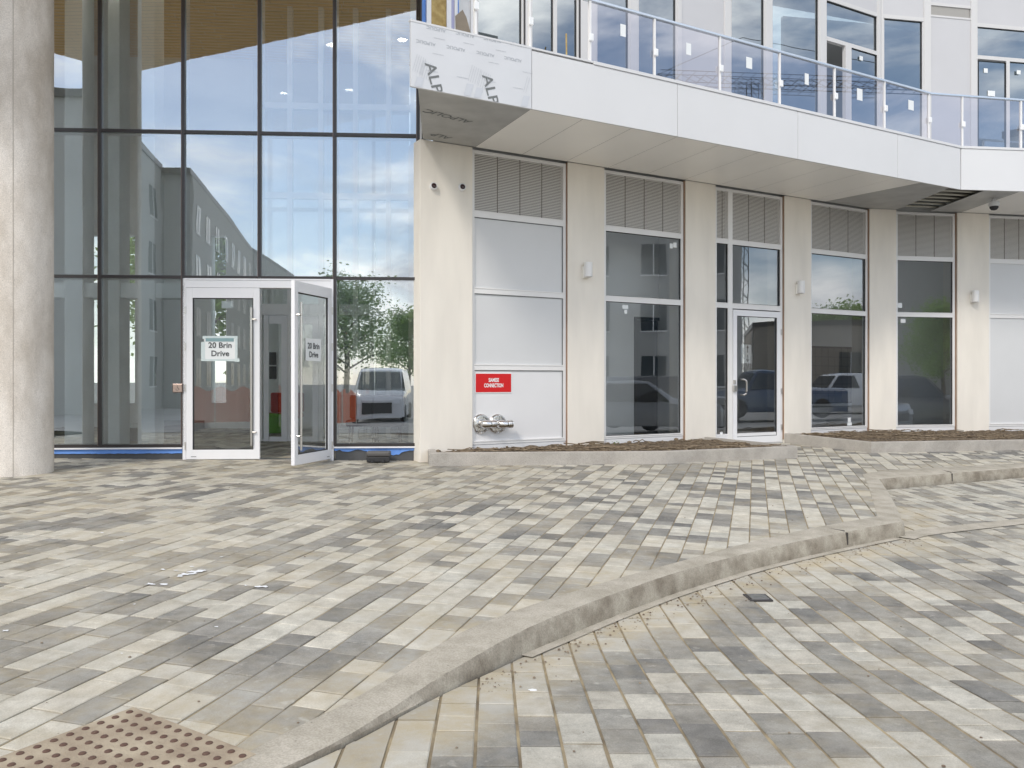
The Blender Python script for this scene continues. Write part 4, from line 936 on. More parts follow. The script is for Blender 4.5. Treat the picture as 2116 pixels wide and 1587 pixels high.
# ------------------------------------------------------------------ things fixed on or standing by the building
# siamese connection sign
def onwall(pl, px, py, t=.0): s = pl.s_(px, t); return s, pl.z(px, py, t)
s0, z1 = onwall(WA, 984, 772, -RC); s1, z0 = onwall(WA, 1057, 810, -RC)
sg = MB(); WA.box(sg, s0 - .012, s1 + .012, -RC - .02, -RC - .014, z0 - .014, z1 + .014); sign = sg.build('fire_connection_sign', M_LETW)
tag(sign, 'red fire connection sign with white lettering on white panel', 'sign')
mb = MB(); WA.box(mb, s0, s1, -RC - .0135, -RC - .010, z0, z1); mb.build('red_face', M_RED, sign)
mb = MB(); ua3 = (WA.u[0], WA.u[1], 0); sc_, zc_ = (s0 + s1) / 2, (z0 + z1) / 2
put_text(mb, 'SIAMESE', .074, WA.pt(sc_, -RC - .008, zc_ + .038), ua3, UZ, .62, bold=.03); put_text(mb, 'CONNECTION', .074, WA.pt(sc_, -RC - .008, zc_ - .038), ua3, UZ, .62, bold=.03)
mb.build('lettering', M_LETW, sign)
# siamese inlets
for px, lb in ((995, 'left chrome fire hose inlet below the red sign'), (1029, 'right chrome fire hose inlet below the red sign')):
    s, z = onwall(WA, px, 876, -RC); c = WA.pt(s, -RC - .022, z); r_ = empty('hose_inlet', c, lb, 'hose inlet', 'chrome fire hose inlets')
    Mx = Matrix.Rotation(WA.rz, 3, 'Z') @ Matrix.Rotation(R(90), 3, 'X')
    mb = MB(); mb.lathe([(.138, 0), (.138, .02), (.122, .038), (.104, .040), (.098, .014), (.06, .016)], c, seg=28, M=Mx)
    for k in range(8): a = k * math.pi / 4; v = Mx @ Vector((.121 * math.cos(a), .121 * math.sin(a), .036)); mb.lathe([(.009, 0), (.009, .012), (0, .014)], Vector(c) + v, seg=6, M=Mx)
    mb.build('flange', M_CHROME, r_, smooth=True)
    d = Mx @ Vector((0, 0, 1)); sdv = Vector((WA.u[0], WA.u[1], 0)); C0 = Vector(c)
    mb = MB(); mb.tube([C0 + d * .0, C0 + d * .06, C0 + d * .10 + sdv * .015, C0 + d * .13 + sdv * .05, C0 + d * .14 + sdv * .085], [.062, .066, .064, .052, .046], 16)
    mb.build('elbow', M_CHROME, r_, smooth=True)
    mb = MB(); a = C0 + d * .145 - sdv * .045
    mb.tube([a + sdv * .125, a + sdv * .135, a + sdv * .175, a + sdv * .18, a + sdv * .185, a + sdv * .20], [.046, .056, .056, .046, .058, .058], 16); mb.build('swivel_cap', M_CHROME, r_, smooth=True)
    mb = MB(); mb.tube([C0 + d * .07 - Vector((0, 0, .04)), C0 + d * .07 - Vector((0, 0, .13)), C0 + d * .06 - Vector((0, 0, .14))], .003, 5); mb.build('chain', M_STEEL, r_)
# bullet cameras
for px, py, lb in ((895, 386, 'left of two small round wall cameras near the glass edge'), (954, 388, 'right of two small round wall cameras, beside the louvre')):
    s, z = onwall(WA, px, py, 0); c = Vector(WA.pt(s, 0, z)); r_ = empty('wall_camera', c, lb, 'camera', 'small round wall cameras')
    Mx = Matrix.Rotation(WA.rz - R(8), 3, 'Z') @ Matrix.Rotation(R(82), 3, 'X')
    mb = MB(); mb.lathe([(.052, 0), (.052, .035), (.044, .05), (.040, .046)], c, seg=24, M=Mx); mb.build('housing', M_DOORW, r_, smooth=True)
    mb = MB(); mb.lathe([(.038, .03), (.036, .05), (.024, .064), (0, .07)], c, seg=20, M=Mx); mb.build('dark_dome', mat('dark_lens', (.03, .008, .01), .1), r_, smooth=True)
# cylindrical wall lights
for px, py, pl, lb in ((1216, 558, WA, 'white cylinder wall light on the pier left of the tall window with dark doorway'), (1656, 594, WA, 'white cylinder wall light right of the white side door'), (2016, 613, WB, 'white cylinder wall light on the rightmost visible pier')):
    s, z = onwall(pl, px, py, .09); c = Vector(pl.pt(s, .085, z)); r_ = empty('wall_light', pl.pt(s, 0, z), lb, 'wall light', 'white cylinder wall lights')
    mb = MB(); mb.lathe([(.0, .118), (.058, .116), (.063, .112), (.063, -.098), (.058, -.102), (.05, -.10), (.048, -.07), (0, -.07)][::-1], c, seg=28); mb.build('cylinder', M_WHITE, r_, smooth=True)
    mb = MB(); pl.box(mb, s - .05, s + .05, .001, .04, z - .115, z + .06); mb.build('wall_bracket', M_SOFF, r_, bevel=.006)
# dome camera under the balcony
c = Vector(spos(2054, 410)); r_ = empty('dome_camera', c, 'grey dome security camera hanging under the balcony soffit', 'camera')
mb = MB(); mb.lathe([(.03, -.0), (.03, -.05), (.085, -.06), (.09, -.13), (.08, -.14)], c, seg=24); mb.build('camera_housing', M_PANEL, r_, smooth=True)
mb = MB(); mb.lathe([(.074, -.135), (.07, -.17), (.045, -.20), (0, -.212)], c, seg=24); mb.build('dark_dome', M_BLACK, r_, smooth=True)
# door push plate
s, z = CW.s_(370), CW.z(370, 802); r_ = empty('door_push_button', CW.pt(s, .035, z), 'square metal door push plate on the mullion left of the entrance doors', 'push button')
mb = MB(); CW.box(mb, s - .066, s + .066, .030, .062, z - .06, z + .06); mb.build('back_box', M_BRONZE, r_, bevel=.004)
mb = MB(); CW.box(mb, s - .056, s + .056, .062, .068, z - .05, z + .05); mb.build('plate', mat('copper_tinted_steel', (.52, .40, .34), .35, metal=.6), r_, bevel=.004)
mb = MB(); a = Vector(CW.pt(s, .0695, z)); uc = Vector((CW.u[0], CW.u[1], 0)); zv = Vector((0, 0, 1))
ring = [a + uc * (.018 * math.cos(t)) + zv * (-.012 + .018 * math.sin(t)) for t in [R(v) for v in range(-200, 40, 24)]]
mb.tube(ring, .0025, 5); mb.tube([a + zv * .022, a + zv * .002, a + uc * .015 + zv * .0, a + uc * .024 - zv * .018], .0035, 5); mb.lathe([(0, -.006), (.006, 0), (0, .006)], a + zv * .032, seg=10); mb.build('wheelchair_symbol', M_TEXT, r_)
# paper signs on the doors
def paper(X, x0, x1, z0, z1, y, lb, lines, tape, tilt=0, flipx=1):
    pts = [X(x0, y, z0), X(x1, y, z0), X(x1, y, z1), X(x0, y, z1)]; mb = MB(); back = [X(x0, y + .002, z0), X(x1, y + .002, z0), X(x1, y + .002, z1), X(x0, y + .002, z1)]
    mb.hexa([pts[0], pts[1], back[1], back[0], pts[3], pts[2], back[2], back[3]]); o = mb.build('paper_sign', M_PAPER); tag(o, lb, 'paper sign')
    org = Vector(X((x0 + x1) / 2, y - .0035, (z0 + z1) / 2)); ux = (Vector(X(x1, y, z0)) - Vector(X(x0, y, z0))).normalized() * flipx
    mb = MB(); put_text(mb, lines[0], .105, org + Vector((0, 0, .045)), ux, UZ, 1.0, bold=.02); put_text(mb, lines[1], .105, org - Vector((0, 0, .065)), ux, UZ, 1.0, bold=.02); mb.build('lettering', M_TEXT, o)
    if tape:
        mb = MB()
        for a, b, c, d in ((x0 - .02, x1 + .02, z1 - .012, z1 + .03), (x0 - .04, x0 + .012, z0 - .02, z1 - .05), (x1 - .02, x1 + .045, z0 - .03, z0 + .015), (x0 - .02, x1, z0 - .022, z0 + .006), (x1 - .012, x1 + .018, z0, z1 + .02)):
            mb.add([X(a, y - .001, c), X(b, y - .0012, c), X(b, y - .001, d), X(a, y - .0014, d)], [(0, 1, 2, 3)])
        mb.build('tape', mat('clear_packing_tape', (.60, .68, .68), .3), o)
        mb = MB(); mb.add([X(x0 + .02, y - .0032, z1 - .045), X(x1 - .03, y - .0032, z1 - .045), X(x1 - .03, y - .0032, z1 - .0), X(x0 + .02, y - .0032, z1 - .0)], [(0, 1, 2, 3)]); mb.build('tape_band', M_TAPE, o)
def xl(px): return CW.s_(px) - (S_D0 + jw)
zz = lambda py: CW.z(460, py) - (ZD0 + .018)
paper(XL, xl(423), xl(489), zz(743), zz(699), -.012, 'white paper with a printed street address taped to the closed glass door', ('20 Brin', 'Drive'), True)
paper(XR, LW - .70, LW - .30, 1.30, 1.59, -.012, 'white paper with a printed street address on the open glass door', ('20 Brin', 'Drive'), False, flipx=-1)
def sticker(pl, px0, px1, py0, py1, t, lb, group='white stickers on the window glass', name='window_sticker'):
    mb = MB(); pl.box(mb, pl.s_(px0, t), pl.s_(px1, t), t, t + .002, pl.z(px0, py1, t), pl.z(px0, py0, t)); tag(mb.build(name, M_PAPER), lb, 'sticker', group)
sticker(CW, 458, 482, 622, 637, .0, 'square white label at the top of the closed glass door')
for a in ((WA, 1384, 1390, 503, 513, 'small label in the top right corner of the pane beside the first wall light'), (WA, 1391, 1398, 501, 511, 'second small label right beside the corner label on that pane'), (WA, 1286, 1298, 630, 638, 'white label high on the tall pane with the dark doorway'),
          (WA, 1290, 1296, 640, 648, 'tiny label just below the label on the tall doorway pane'), (WA, 1752, 1758, 863, 872, 'tiny upright label low on the pane with mailboxes'), (WA, 1751, 1760, 873, 880, 'label at the bottom of the pane with mailboxes'),
          (WB, 1855, 1864, 626, 636, 'white label at the foot of the upper pane right of the mailbox window'), (WB, 1861, 1871, 659, 667, 'white label at the top of the lower pane right of the mailbox window'), (WA, 1488, 1493, 893, 901, 'small label at the foot of the narrow sidelight by the white door')):
    sticker(a[0], a[1], a[2], a[3], a[4], -.073, a[5])
for k, (pl, x0, x1, y0, y1) in enumerate(((RA, 1282, 1293, 49, 74), (RA, 1418, 1428, 88, 112), (RA, 1542, 1554, 117, 140), (RA, 1663, 1671, 151, 174), (RA, 1771, 1782, 182, 206), (RA, 1877, 1888, 206, 226))):
    nm = ('first', 'second', 'third', 'fourth', 'fifth', 'sixth')[k]
    sticker(pl, x0, x1, y0, y1, .003, nm + ' white label from the left on the balcony railing glass', 'white labels on the balcony glass', 'glass_label')
for pl, x0, x1, y0, y1, lb in ((UA, 1776, 1783, 115, 124, 'small white sticker on the upstairs sliding door beside the open one'), (UB, 2033, 2041, 141, 150, 'small white sticker on the far right upstairs door leaf'), (UB, 2041, 2056, 187, 198, 'larger pale note low on the far right upstairs door leaf'), (UB, 2101, 2109, 145, 153, 'small sticker on the pane right of the far upstairs door leaf')):
    sticker(pl, x0, x1, y0, y1, -.02, lb, 'stickers on the upstairs doors')
# arrow sign behind the side door
t = -.30; s0, s1 = WA.s_(1531, t), WA.s_(1552, t); z0, z1 = WA.z(1540, 751, t), WA.z(1540, 712, t)
mb = MB(); WA.box(mb, s0, s1, t, t + .006, z0, z1); o = mb.build('arrow_sign', M_PAPER); tag(o, 'white notice with black up and down arrows behind the side door glass', 'sign')
mb = MB(); cxs = (s0 + s1) / 2 + .03
for zc, sgn in ((z1 - .09, 1), (z0 + .10, -1)):
    WA.box(mb, cxs - .008, cxs + .008, t + .007, t + .009, zc - .05, zc + .05); mb.add([WA.pt(cxs - .03, t + .009, zc + sgn * .03), WA.pt(cxs + .03, t + .009, zc + sgn * .03), WA.pt(cxs, t + .009, zc + sgn * .085)], [(0, 1, 2)])
mb.build('arrows', M_TEXT, o)
# mailbox bank behind the fourth bay
t = -1.15; s0, s1 = WA.s_(1668, t), WA.s_(1765, t); z0, z1 = WA.z(1720, 834, t), WA.z(1720, 716, t)
mb = MB(); WA.box(mb, s0, s1, t - .35, t, z0, z1); o = mb.build('mailbox_bank', M_MAIL); tag(o, 'bronze bank of apartment mailboxes behind the window right of the side door', 'mailboxes')
mb = MB()
for i in range(7):
    for j in range(6):
        a = s0 + .03 + (s1 - s0 - .06) * i / 7; b = s0 + .03 + (s1 - s0 - .06) * (i + 1) / 7; c_ = z0 + .03 + (z1 - z0 - .06) * j / 6; d_ = z0 + .03 + (z1 - z0 - .06) * (j + 1) / 6
        WA.box(mb, a + .006, b - .006, t, t + .012, c_ + .006, d_ - .006)
mb.build('mailbox_doors', mat('bronze_mailbox_door', (.20, .17, .14), .3, metal=.6), o)
mb = MB(); 
WA.box(mb, s0 - .1, s1 + .02, t - .3, t + .15, z0 - .16, z0 - .06); WA.box(mb, s0 - .1, s1 - .1, t - .2, t + .05, .3, z0 - .2); o = mb.build('mail_shelf', M_PANELW); tag(o, 'pale shelf ledge under the bronze mailboxes', 'shelf')
# bait box
c = G(783, 955); rz = CW.rz; zb = gz(*c); c = (c[0], c[1] - .02)
r_ = empty('bait_box', (c[0], c[1], zb), 'dark grey plastic bait box on the paving below the glass', 'bait box')
mb = MB(); mb.box((c[0], c[1], zb + .045), (.30, .20, .07), rz); mb.build('box_body', M_BLACK, r_, bevel=.012)
mb = MB(); mb.box((c[0], c[1], zb + .115), (.315, .215, .066), rz); mb.build('lid', mat('dark_grey_plastic', (.085, .08, .078), .5), r_, bevel=.02)
mb = MB(); [mb.box((c[0] + dx, c[1] - .10, zb + .03), (.035, .03, .05), rz) for dx in (-.07, .07)]; mb.build('foot', M_BLACK, r_)
# off-cut board on the balcony
sA = RA.s_(960, -.5); 
def bp_(px, py, t): s = WA.s_(px, t); return WA.pt(s, t, WA.z(px, py, t))
mb = MB(); q = [bp_(943, 66, .75), bp_(942, 32, .75), bp_(956, 20, .75), bp_(964, 36, .75), bp_(974, 72, .75)]
n3 = Vector((WA.n[0], WA.n[1], 0)) * -.02; n = len(q)
mb.add([Vector(p) for p in q] + [Vector(p) + n3 for p in q], [tuple(range(n)), tuple(reversed(range(n, 2 * n)))] + [(i, i + n, (i + 1) % n + n, (i + 1) % n) for i in range(n)])
tag(mb.build('board_offcut', M_PLY), 'brown plywood offcut leaning behind the balcony edge near the glass corner', 'board')
mb = MB(); s = WA.s_(1300, 1.1); mb.tube([WA.pt(WA.s_(1172, .6), .6, ZFT + .0), WA.pt(WA.s_(1170, .5), .5, ZFT + .9)], .012, 6)
tag(mb.build('timber_batten', M_OSB), 'thin timber batten standing behind the balcony edge', 'batten')

# ------------------------------------------------------------------ planters
def planter(front, wallpts, label, kw_=.10):
    """front: outer base line points (px,py); closed towards the wall by wallpts (plane points)"""
    fr = [G(*p) for p in front]; root = empty('planter_bed', (fr[0][0], fr[0][1], gz(*fr[0])), label, 'planter', 'mulched planting beds at the wall')
    H = .172; n = len(fr)
    mb = MB(); prof = []
    for i, p in enumerate(fr):
        a = fr[max(i - 1, 0)]; b = fr[min(i + 1, n - 1)]; d = math.dist(a, b); nx, ny = -(b[1] - a[1]) / d, (b[0] - a[0]) / d
        if i not in (0, n - 1):      # mitre
            d1 = ((p[0] - a[0]) / math.dist(p, a), (p[1] - a[1]) / math.dist(p, a)); d2 = ((b[0] - p[0]) / math.dist(p, b), (b[1] - p[1]) / math.dist(p, b)); n1 = (-d1[1], d1[0]); n2 = (-d2[1], d2[0])
            m = (n1[0] + n2[0], n1[1] + n2[1]); l = math.hypot(*m); m = (m[0] / l, m[1] / l); k = 1 / max(.35, m[0] * n1[0] + m[1] * n1[1]); nx, ny = m[0] * k, m[1] * k
        z = gz(*p); prof.append([(p[0], p[1], z - .05), (p[0], p[1], z + H - .008), (p[0] + nx * .008, p[1] + ny * .008, z + H), (p[0] + nx * kw_, p[1] + ny * kw_, z + H), (p[0] + nx * kw_, p[1] + ny * kw_, z - .05)])
    m = 5; vs = [q for pr_ in prof for q in pr_]; fs = [(i * m + k, (i + 1) * m + k, (i + 1) * m + k + 1, i * m + k + 1) for i in range(n - 1) for k in range(m - 1)]
    fs += [(0, 1, 2, 3, 4), tuple(reversed([(n - 1) * m + k for k in range(m)]))]
    mb.add(vs, fs); mb.build('kerb_wall', M_PLANT, root)
    inn = [(q[3][0] - (q[3][0] - q[0][0]) * .1, q[3][1] - (q[3][1] - q[0][1]) * .1) for q in prof]
    return root, fr, inn, H
f1 = [(900, 940), (887, 963), (1376, 958.5), (1648, 946), (1612, 934), (1462, 916)]
# planter 1: left return, front, tip, and the back edge along the door path
P1w = [WA.pt(WA.s_(1474), -.02, 0)[:2], WA.pt(.10, -.02, 0)[:2]]
def planter1():
    c = G(887, 963); lw = WA.pt(WA.s_(884), 0, 0)[:2]; b1 = WA.pt(WA.s_(1462), .02, 0)[:2]
    tip = G(1648, 946); tip2 = (tip[0] - .02, tip[1] + .16)
    fr = [lw, c, G(1376, 958.5), tip, tip2, b1]
    return fr
def bed(fr, wall_end_pts, label, seed):
    root = empty('planter_bed', (fr[1][0], fr[1][1], gz(*fr[1])), label, 'planter', 'mulched planting beds at the wall'); H = .170; kw_ = .10; n = len(fr); prof = []
    for i, p in enumerate(fr):
        a = fr[max(i - 1, 0)]; b = fr[min(i + 1, n - 1)]; dd = math.dist(a, b); nx, ny = -(b[1] - a[1]) / dd, (b[0] - a[0]) / dd
        if 0 < i < n - 1:
            l1, l2 = math.dist(p, a), math.dist(p, b); n1 = (-(p[1] - a[1]) / l1, (p[0] - a[0]) / l1); n2 = (-(b[1] - p[1]) / l2, (b[0] - p[0]) / l2); m = (n1[0] + n2[0], n1[1] + n2[1]); l = math.hypot(*m); k = 1 / max(.45, (m[0] * n1[0] + m[1] * n1[1]) / l); nx, ny = m[0] / l * k, m[1] / l * k
        z = gz(*p); prof.append([(p[0], p[1], z - .05), (p[0], p[1], z + H - .008), (p[0] + nx * .008, p[1] + ny * .008, z + H), (p[0] + nx * kw_, p[1] + ny * kw_, z + H), (p[0] + nx * kw_, p[1] + ny * kw_, z - .05)])
    m = 5; fs = [(i * m + k, (i + 1) * m + k, (i + 1) * m + k + 1, i * m + k + 1) for i in range(n - 1) for k in range(m - 1)]
    mb = MB(); mb.add([q for pr_ in prof for q in pr_], fs); mb.build('kerb_wall', M_PLANT, root)
    poly = [(q[3][0], q[3][1]) for q in prof] + wall_end_pts
    rnd = random.Random(seed)
    tris = [[poly[i] for i in t] for t in tessellate_polygon([[Vector((p[0], p[1], 0)) for p in poly]])]
    tris = [t if ((t[1][0] - t[0][0]) * (t[2][1] - t[0][1]) - (t[2][0] - t[0][0]) * (t[1][1] - t[0][1])) > 0 else t[::-1] for t in tris]
    from mathutils import noise
    zf = lambda x, y: gz(x, y) + H - .035 + .035 * noise.noise(Vector((x * 5, y * 5, 0))) + .018 * noise.noise(Vector((x * 22, y * 22, 3)))
    mb = MB(); xs = [p[0] for p in poly]; ys = [p[1] for p in poly]; st = .045; y = min(ys); vmap = {}
    while y < max(ys):
        x = min(xs)
        while x < max(xs):
            for t in tris:
                if min(p[0] for p in t) > x + st or max(p[0] for p in t) < x or min(p[1] for p in t) > y + st or max(p[1] for p in t) < y: continue
                pl = [(x, y), (x + st, y), (x + st, y + st), (x, y + st)]
                for i in range(3):
                    if len(pl) < 3: break
                    pl = clip(pl, t[i], t[(i + 1) % 3])
                if len(pl) >= 3: mb.add([(a, b, zf(a, b)) for a, b in pl], [tuple(range(len(pl)))])
            x += st
        y += st
    mb.build('soil', M_SOIL, root)
    tw = MB(); cnt = 0
    while cnt < 150:
        t = rnd.choice(tris); a, b = rnd.random(), rnd.random()
        if a + b > 1: a, b = 1 - a, 1 - b
        p = (t[0][0] + (t[1][0] - t[0][0]) * a + (t[2][0] - t[0][0]) * b, t[0][1] + (t[1][1] - t[0][1]) * a + (t[2][1] - t[0][1]) * b)
        ang = WA.rz * .4 + (rnd.random() - .5) * 1.0; ln = .15 + rnd.random() * .5; pts = []
        for k in range(5):
            u = k / 4 - .5; x, y = p[0] + math.cos(ang) * ln * u, p[1] + math.sin(ang) * ln * u + .03 * math.sin(k * 2 + a * 9)
            pts.append((x, y, gz(x, y) + H - .02 + .035 * rnd.random()))
        if all(inside(q[:2], poly) for q in pts): tw.tube(pts, .004 + rnd.random() * .006, 4, cap=False)
        cnt += 1
    for k in range(90):
        t = rnd.choice(tris); a, b = rnd.random(), rnd.random()
        if a + b > 1: a, b = 1 - a, 1 - b
        x, y = (t[0][0] + (t[1][0] - t[0][0]) * a + (t[2][0] - t[0][0]) * b, t[0][1] + (t[1][1] - t[0][1]) * a + (t[2][1] - t[0][1]) * b); r = .012 + rnd.random() * .03
        tw.lathe([(0, -r * .6), (r, -r * .1), (r * .8, r * .4), (0, r * .7)], (x, y, zf(x, y) + .004), seg=5)
    o = tw.build('mulch_and_dead_stems', M_TWIG, root); o['kind'] = 'stuff'
    return root, zf
b1root, zf1 = bed(planter1(), [WA.pt(WA.s_(1462), .003, 0)[:2], WA.pt(.08, .003, 0)[:2]], 'mulched planting bed below the red sign, ending at the white side door', 4)
c2 = G(1800, 936); e2 = G(2116, 930); e2b = (e2[0] + (e2[0] - c2[0]) * .6, e2[1] + (e2[1] - c2[1]) * .6)
b2root, zf2 = bed([WA.pt(WA.s_(1621), .0, 0)[:2], c2, e2b], [WB.pt(WB.s_(2290), .003, 0)[:2], WB.pt(0, .003, 0)[:2], WA.pt(WA.s_(1640), .003, 0)[:2]], 'mulched planting bed right of the white side door, with a broken concrete kerb line', 9)
b2root['label'] = 'mulched planting bed right of the white side door with concrete edging'
# sprig of green
c = WA.pt(WA.s_(1273, .25), .25, 0); mb = MB(); zb = zf1(c[0], c[1])
for k in range(14):
    a = k * 2.4; r = .02 + .004 * k; p = Vector((c[0] + r * math.cos(a), c[1] + r * math.sin(a), zb + .02 + .003 * k)); d = Vector((math.cos(a), math.sin(a), .4)) * .018; e = Vector((-math.sin(a), math.cos(a), 0)) * .009
    mb.add([p - d, p + e, p + d, p - e], [(0, 1, 2, 3)])
tag(mb.build('weed_sprig', M_LEAFG), 'small bright green weed in the bed below the doorway window', 'weed')

# ------------------------------------------------------------------ loose debris, splashes
NOORG |= {'joint_debris', 'paint_splashes'}
rnd = random.Random(11); mb = MB()
for k in range(480):
    i = rnd.randrange(24, 118); p = KO[i]; q = KI[i]; d = math.dist(p, q); ux, uy = (p[0] - q[0]) / d, (p[1] - q[1]) / d; t = .07 + abs(rnd.gauss(0, .10)); j = (rnd.random() - .5) * .1
    x, y = p[0] + ux * t - uy * j, p[1] + uy * t + ux * j; r = .0015 + rnd.random() ** 3 * .0075
    mb.lathe([(0, -r * .3), (r, 0), (r * .7, r * .6), (0, r * .8)], (x, y, rz_(x, y) + .004), seg=5)
for k in range(420):
    x, y = -3 + rnd.random() * 9, 2.6 + rnd.random() ** 1.6 * 7; r = .0012 + rnd.random() ** 4 * .007
    if inside((x, y), plaza_region): z = gz(x, y)
    elif inside((x, y), road_region): z = rz_(x, y)
    else: continue
    mb.lathe([(0, 0), (r, 0), (r * .7, r * .6), (0, r * .8)], (x, y, z + .002), seg=5)
o = mb.build('joint_debris', mat('brown_grit', (.30, .25, .18), .9, col2=(.12, .08, .06), vs=40)); stuff(o, 'brown grit and small stones scattered along the kerb and joints', 'grit')
mb = MB()
for px, py, rr in [(385, 1188, .05), (400, 1183, .045), (418, 1180, .03), (372, 1192, .02), (365, 1180, .015), (335, 1178, .02), (310, 1208, .03), (338, 1209, .025), (544, 1213, .035), (508, 1211, .01), (252, 1118, .02), (211, 1102, .015), (12, 1305, .02), (458, 1152, .01), (448, 1297, .01), (252, 1352, .008), (278, 1250, .01), (395, 1172, .02), (1100, 1428, .014)]:
    c0 = G(px, py); ring = []
    for k in range(12):
        a = k * math.pi / 6; r = rr * .75 * (.3 + 1.1 * rnd.random()); x, y = c0[0] + r * 1.5 * math.cos(a), c0[1] + r * math.sin(a); ring.append((x, y, gz(x, y) + .0052))
    mb.add([(c0[0], c0[1], gz(*c0) + .0056)] + ring, [(0, k + 1, (k + 1) % 12 + 1) for k in range(12)])
stuff(mb.build('paint_splashes', mat('white_paint', (.80, .81, .82), .5)), 'white paint splashes dried on the pavers', 'paint')
# small buried utility cover in the road
c = GR(1566, 1236); z = rz_(*c) + .003; mb = MB(); mb.box((c[0], c[1], z), (.15, .16, .012), AR - R(90)); o = mb.build('utility_cover', M_DARK, bevel=.004); tag(o, 'small dark metal cover set in the pavers below the kerb', 'utility cover')
mb = MB(); mb.box((c[0], c[1], z + .008), (.11, .11, .005), AR - R(90)); mb.build('cover_plate', M_STEEL, o)

# ------------------------------------------------------------------ lobby furniture seen through the glass
def chair(name, px, py, t, m, label, w_=.5):
    s = CW.s_(px, t); c = Vector(CW.pt(s, t, .3)); r_ = empty(name, c, label, 'chair')
    mb = MB(); CW.box(mb, s - w_ / 2, s + w_ / 2, t - .25, t + .25, .68, .78); mb.build('seat', m, r_, bevel=.03)
    mb = MB(); CW.box(mb, s - w_ / 2, s + w_ / 2, t - .30, t - .22, .78, 1.15); mb.build('backrest', m, r_, bevel=.03)
    for a in (-1, 1):
        for b in (-1, 1): mb = MB(); mb.tube([CW.pt(s + a * (w_ / 2 - .04), t + b * .2, .3), CW.pt(s + a * (w_ / 2 - .06), t + b * .18, .68)], .014, 6); mb.build('leg', M_DARK, r_)
chair('lounge_chair', 588, 850, -4.4, M_REDF, 'red lounge chair seen through the open doorway', .62)
chair('dining_chair', 752, 840, -1.6, M_BLACK, 'black chair inside the glass right of the doors', .5)
chair('dining_chair', 800, 840, -1.5, M_BLACK, 'second black chair nearer the cream wall inside the glass', .5)
s = CW.s_(562, -4.2); mb = MB(); mb.lathe([(.20, 0), (.24, .05), (.24, .42), (.20, .47), (0, .48)], CW.pt(s, -4.2, .3), seg=28); tag(mb.build('round_pouf', M_LIME, smooth=True), 'lime green round stool seen through the open doorway', 'stool')

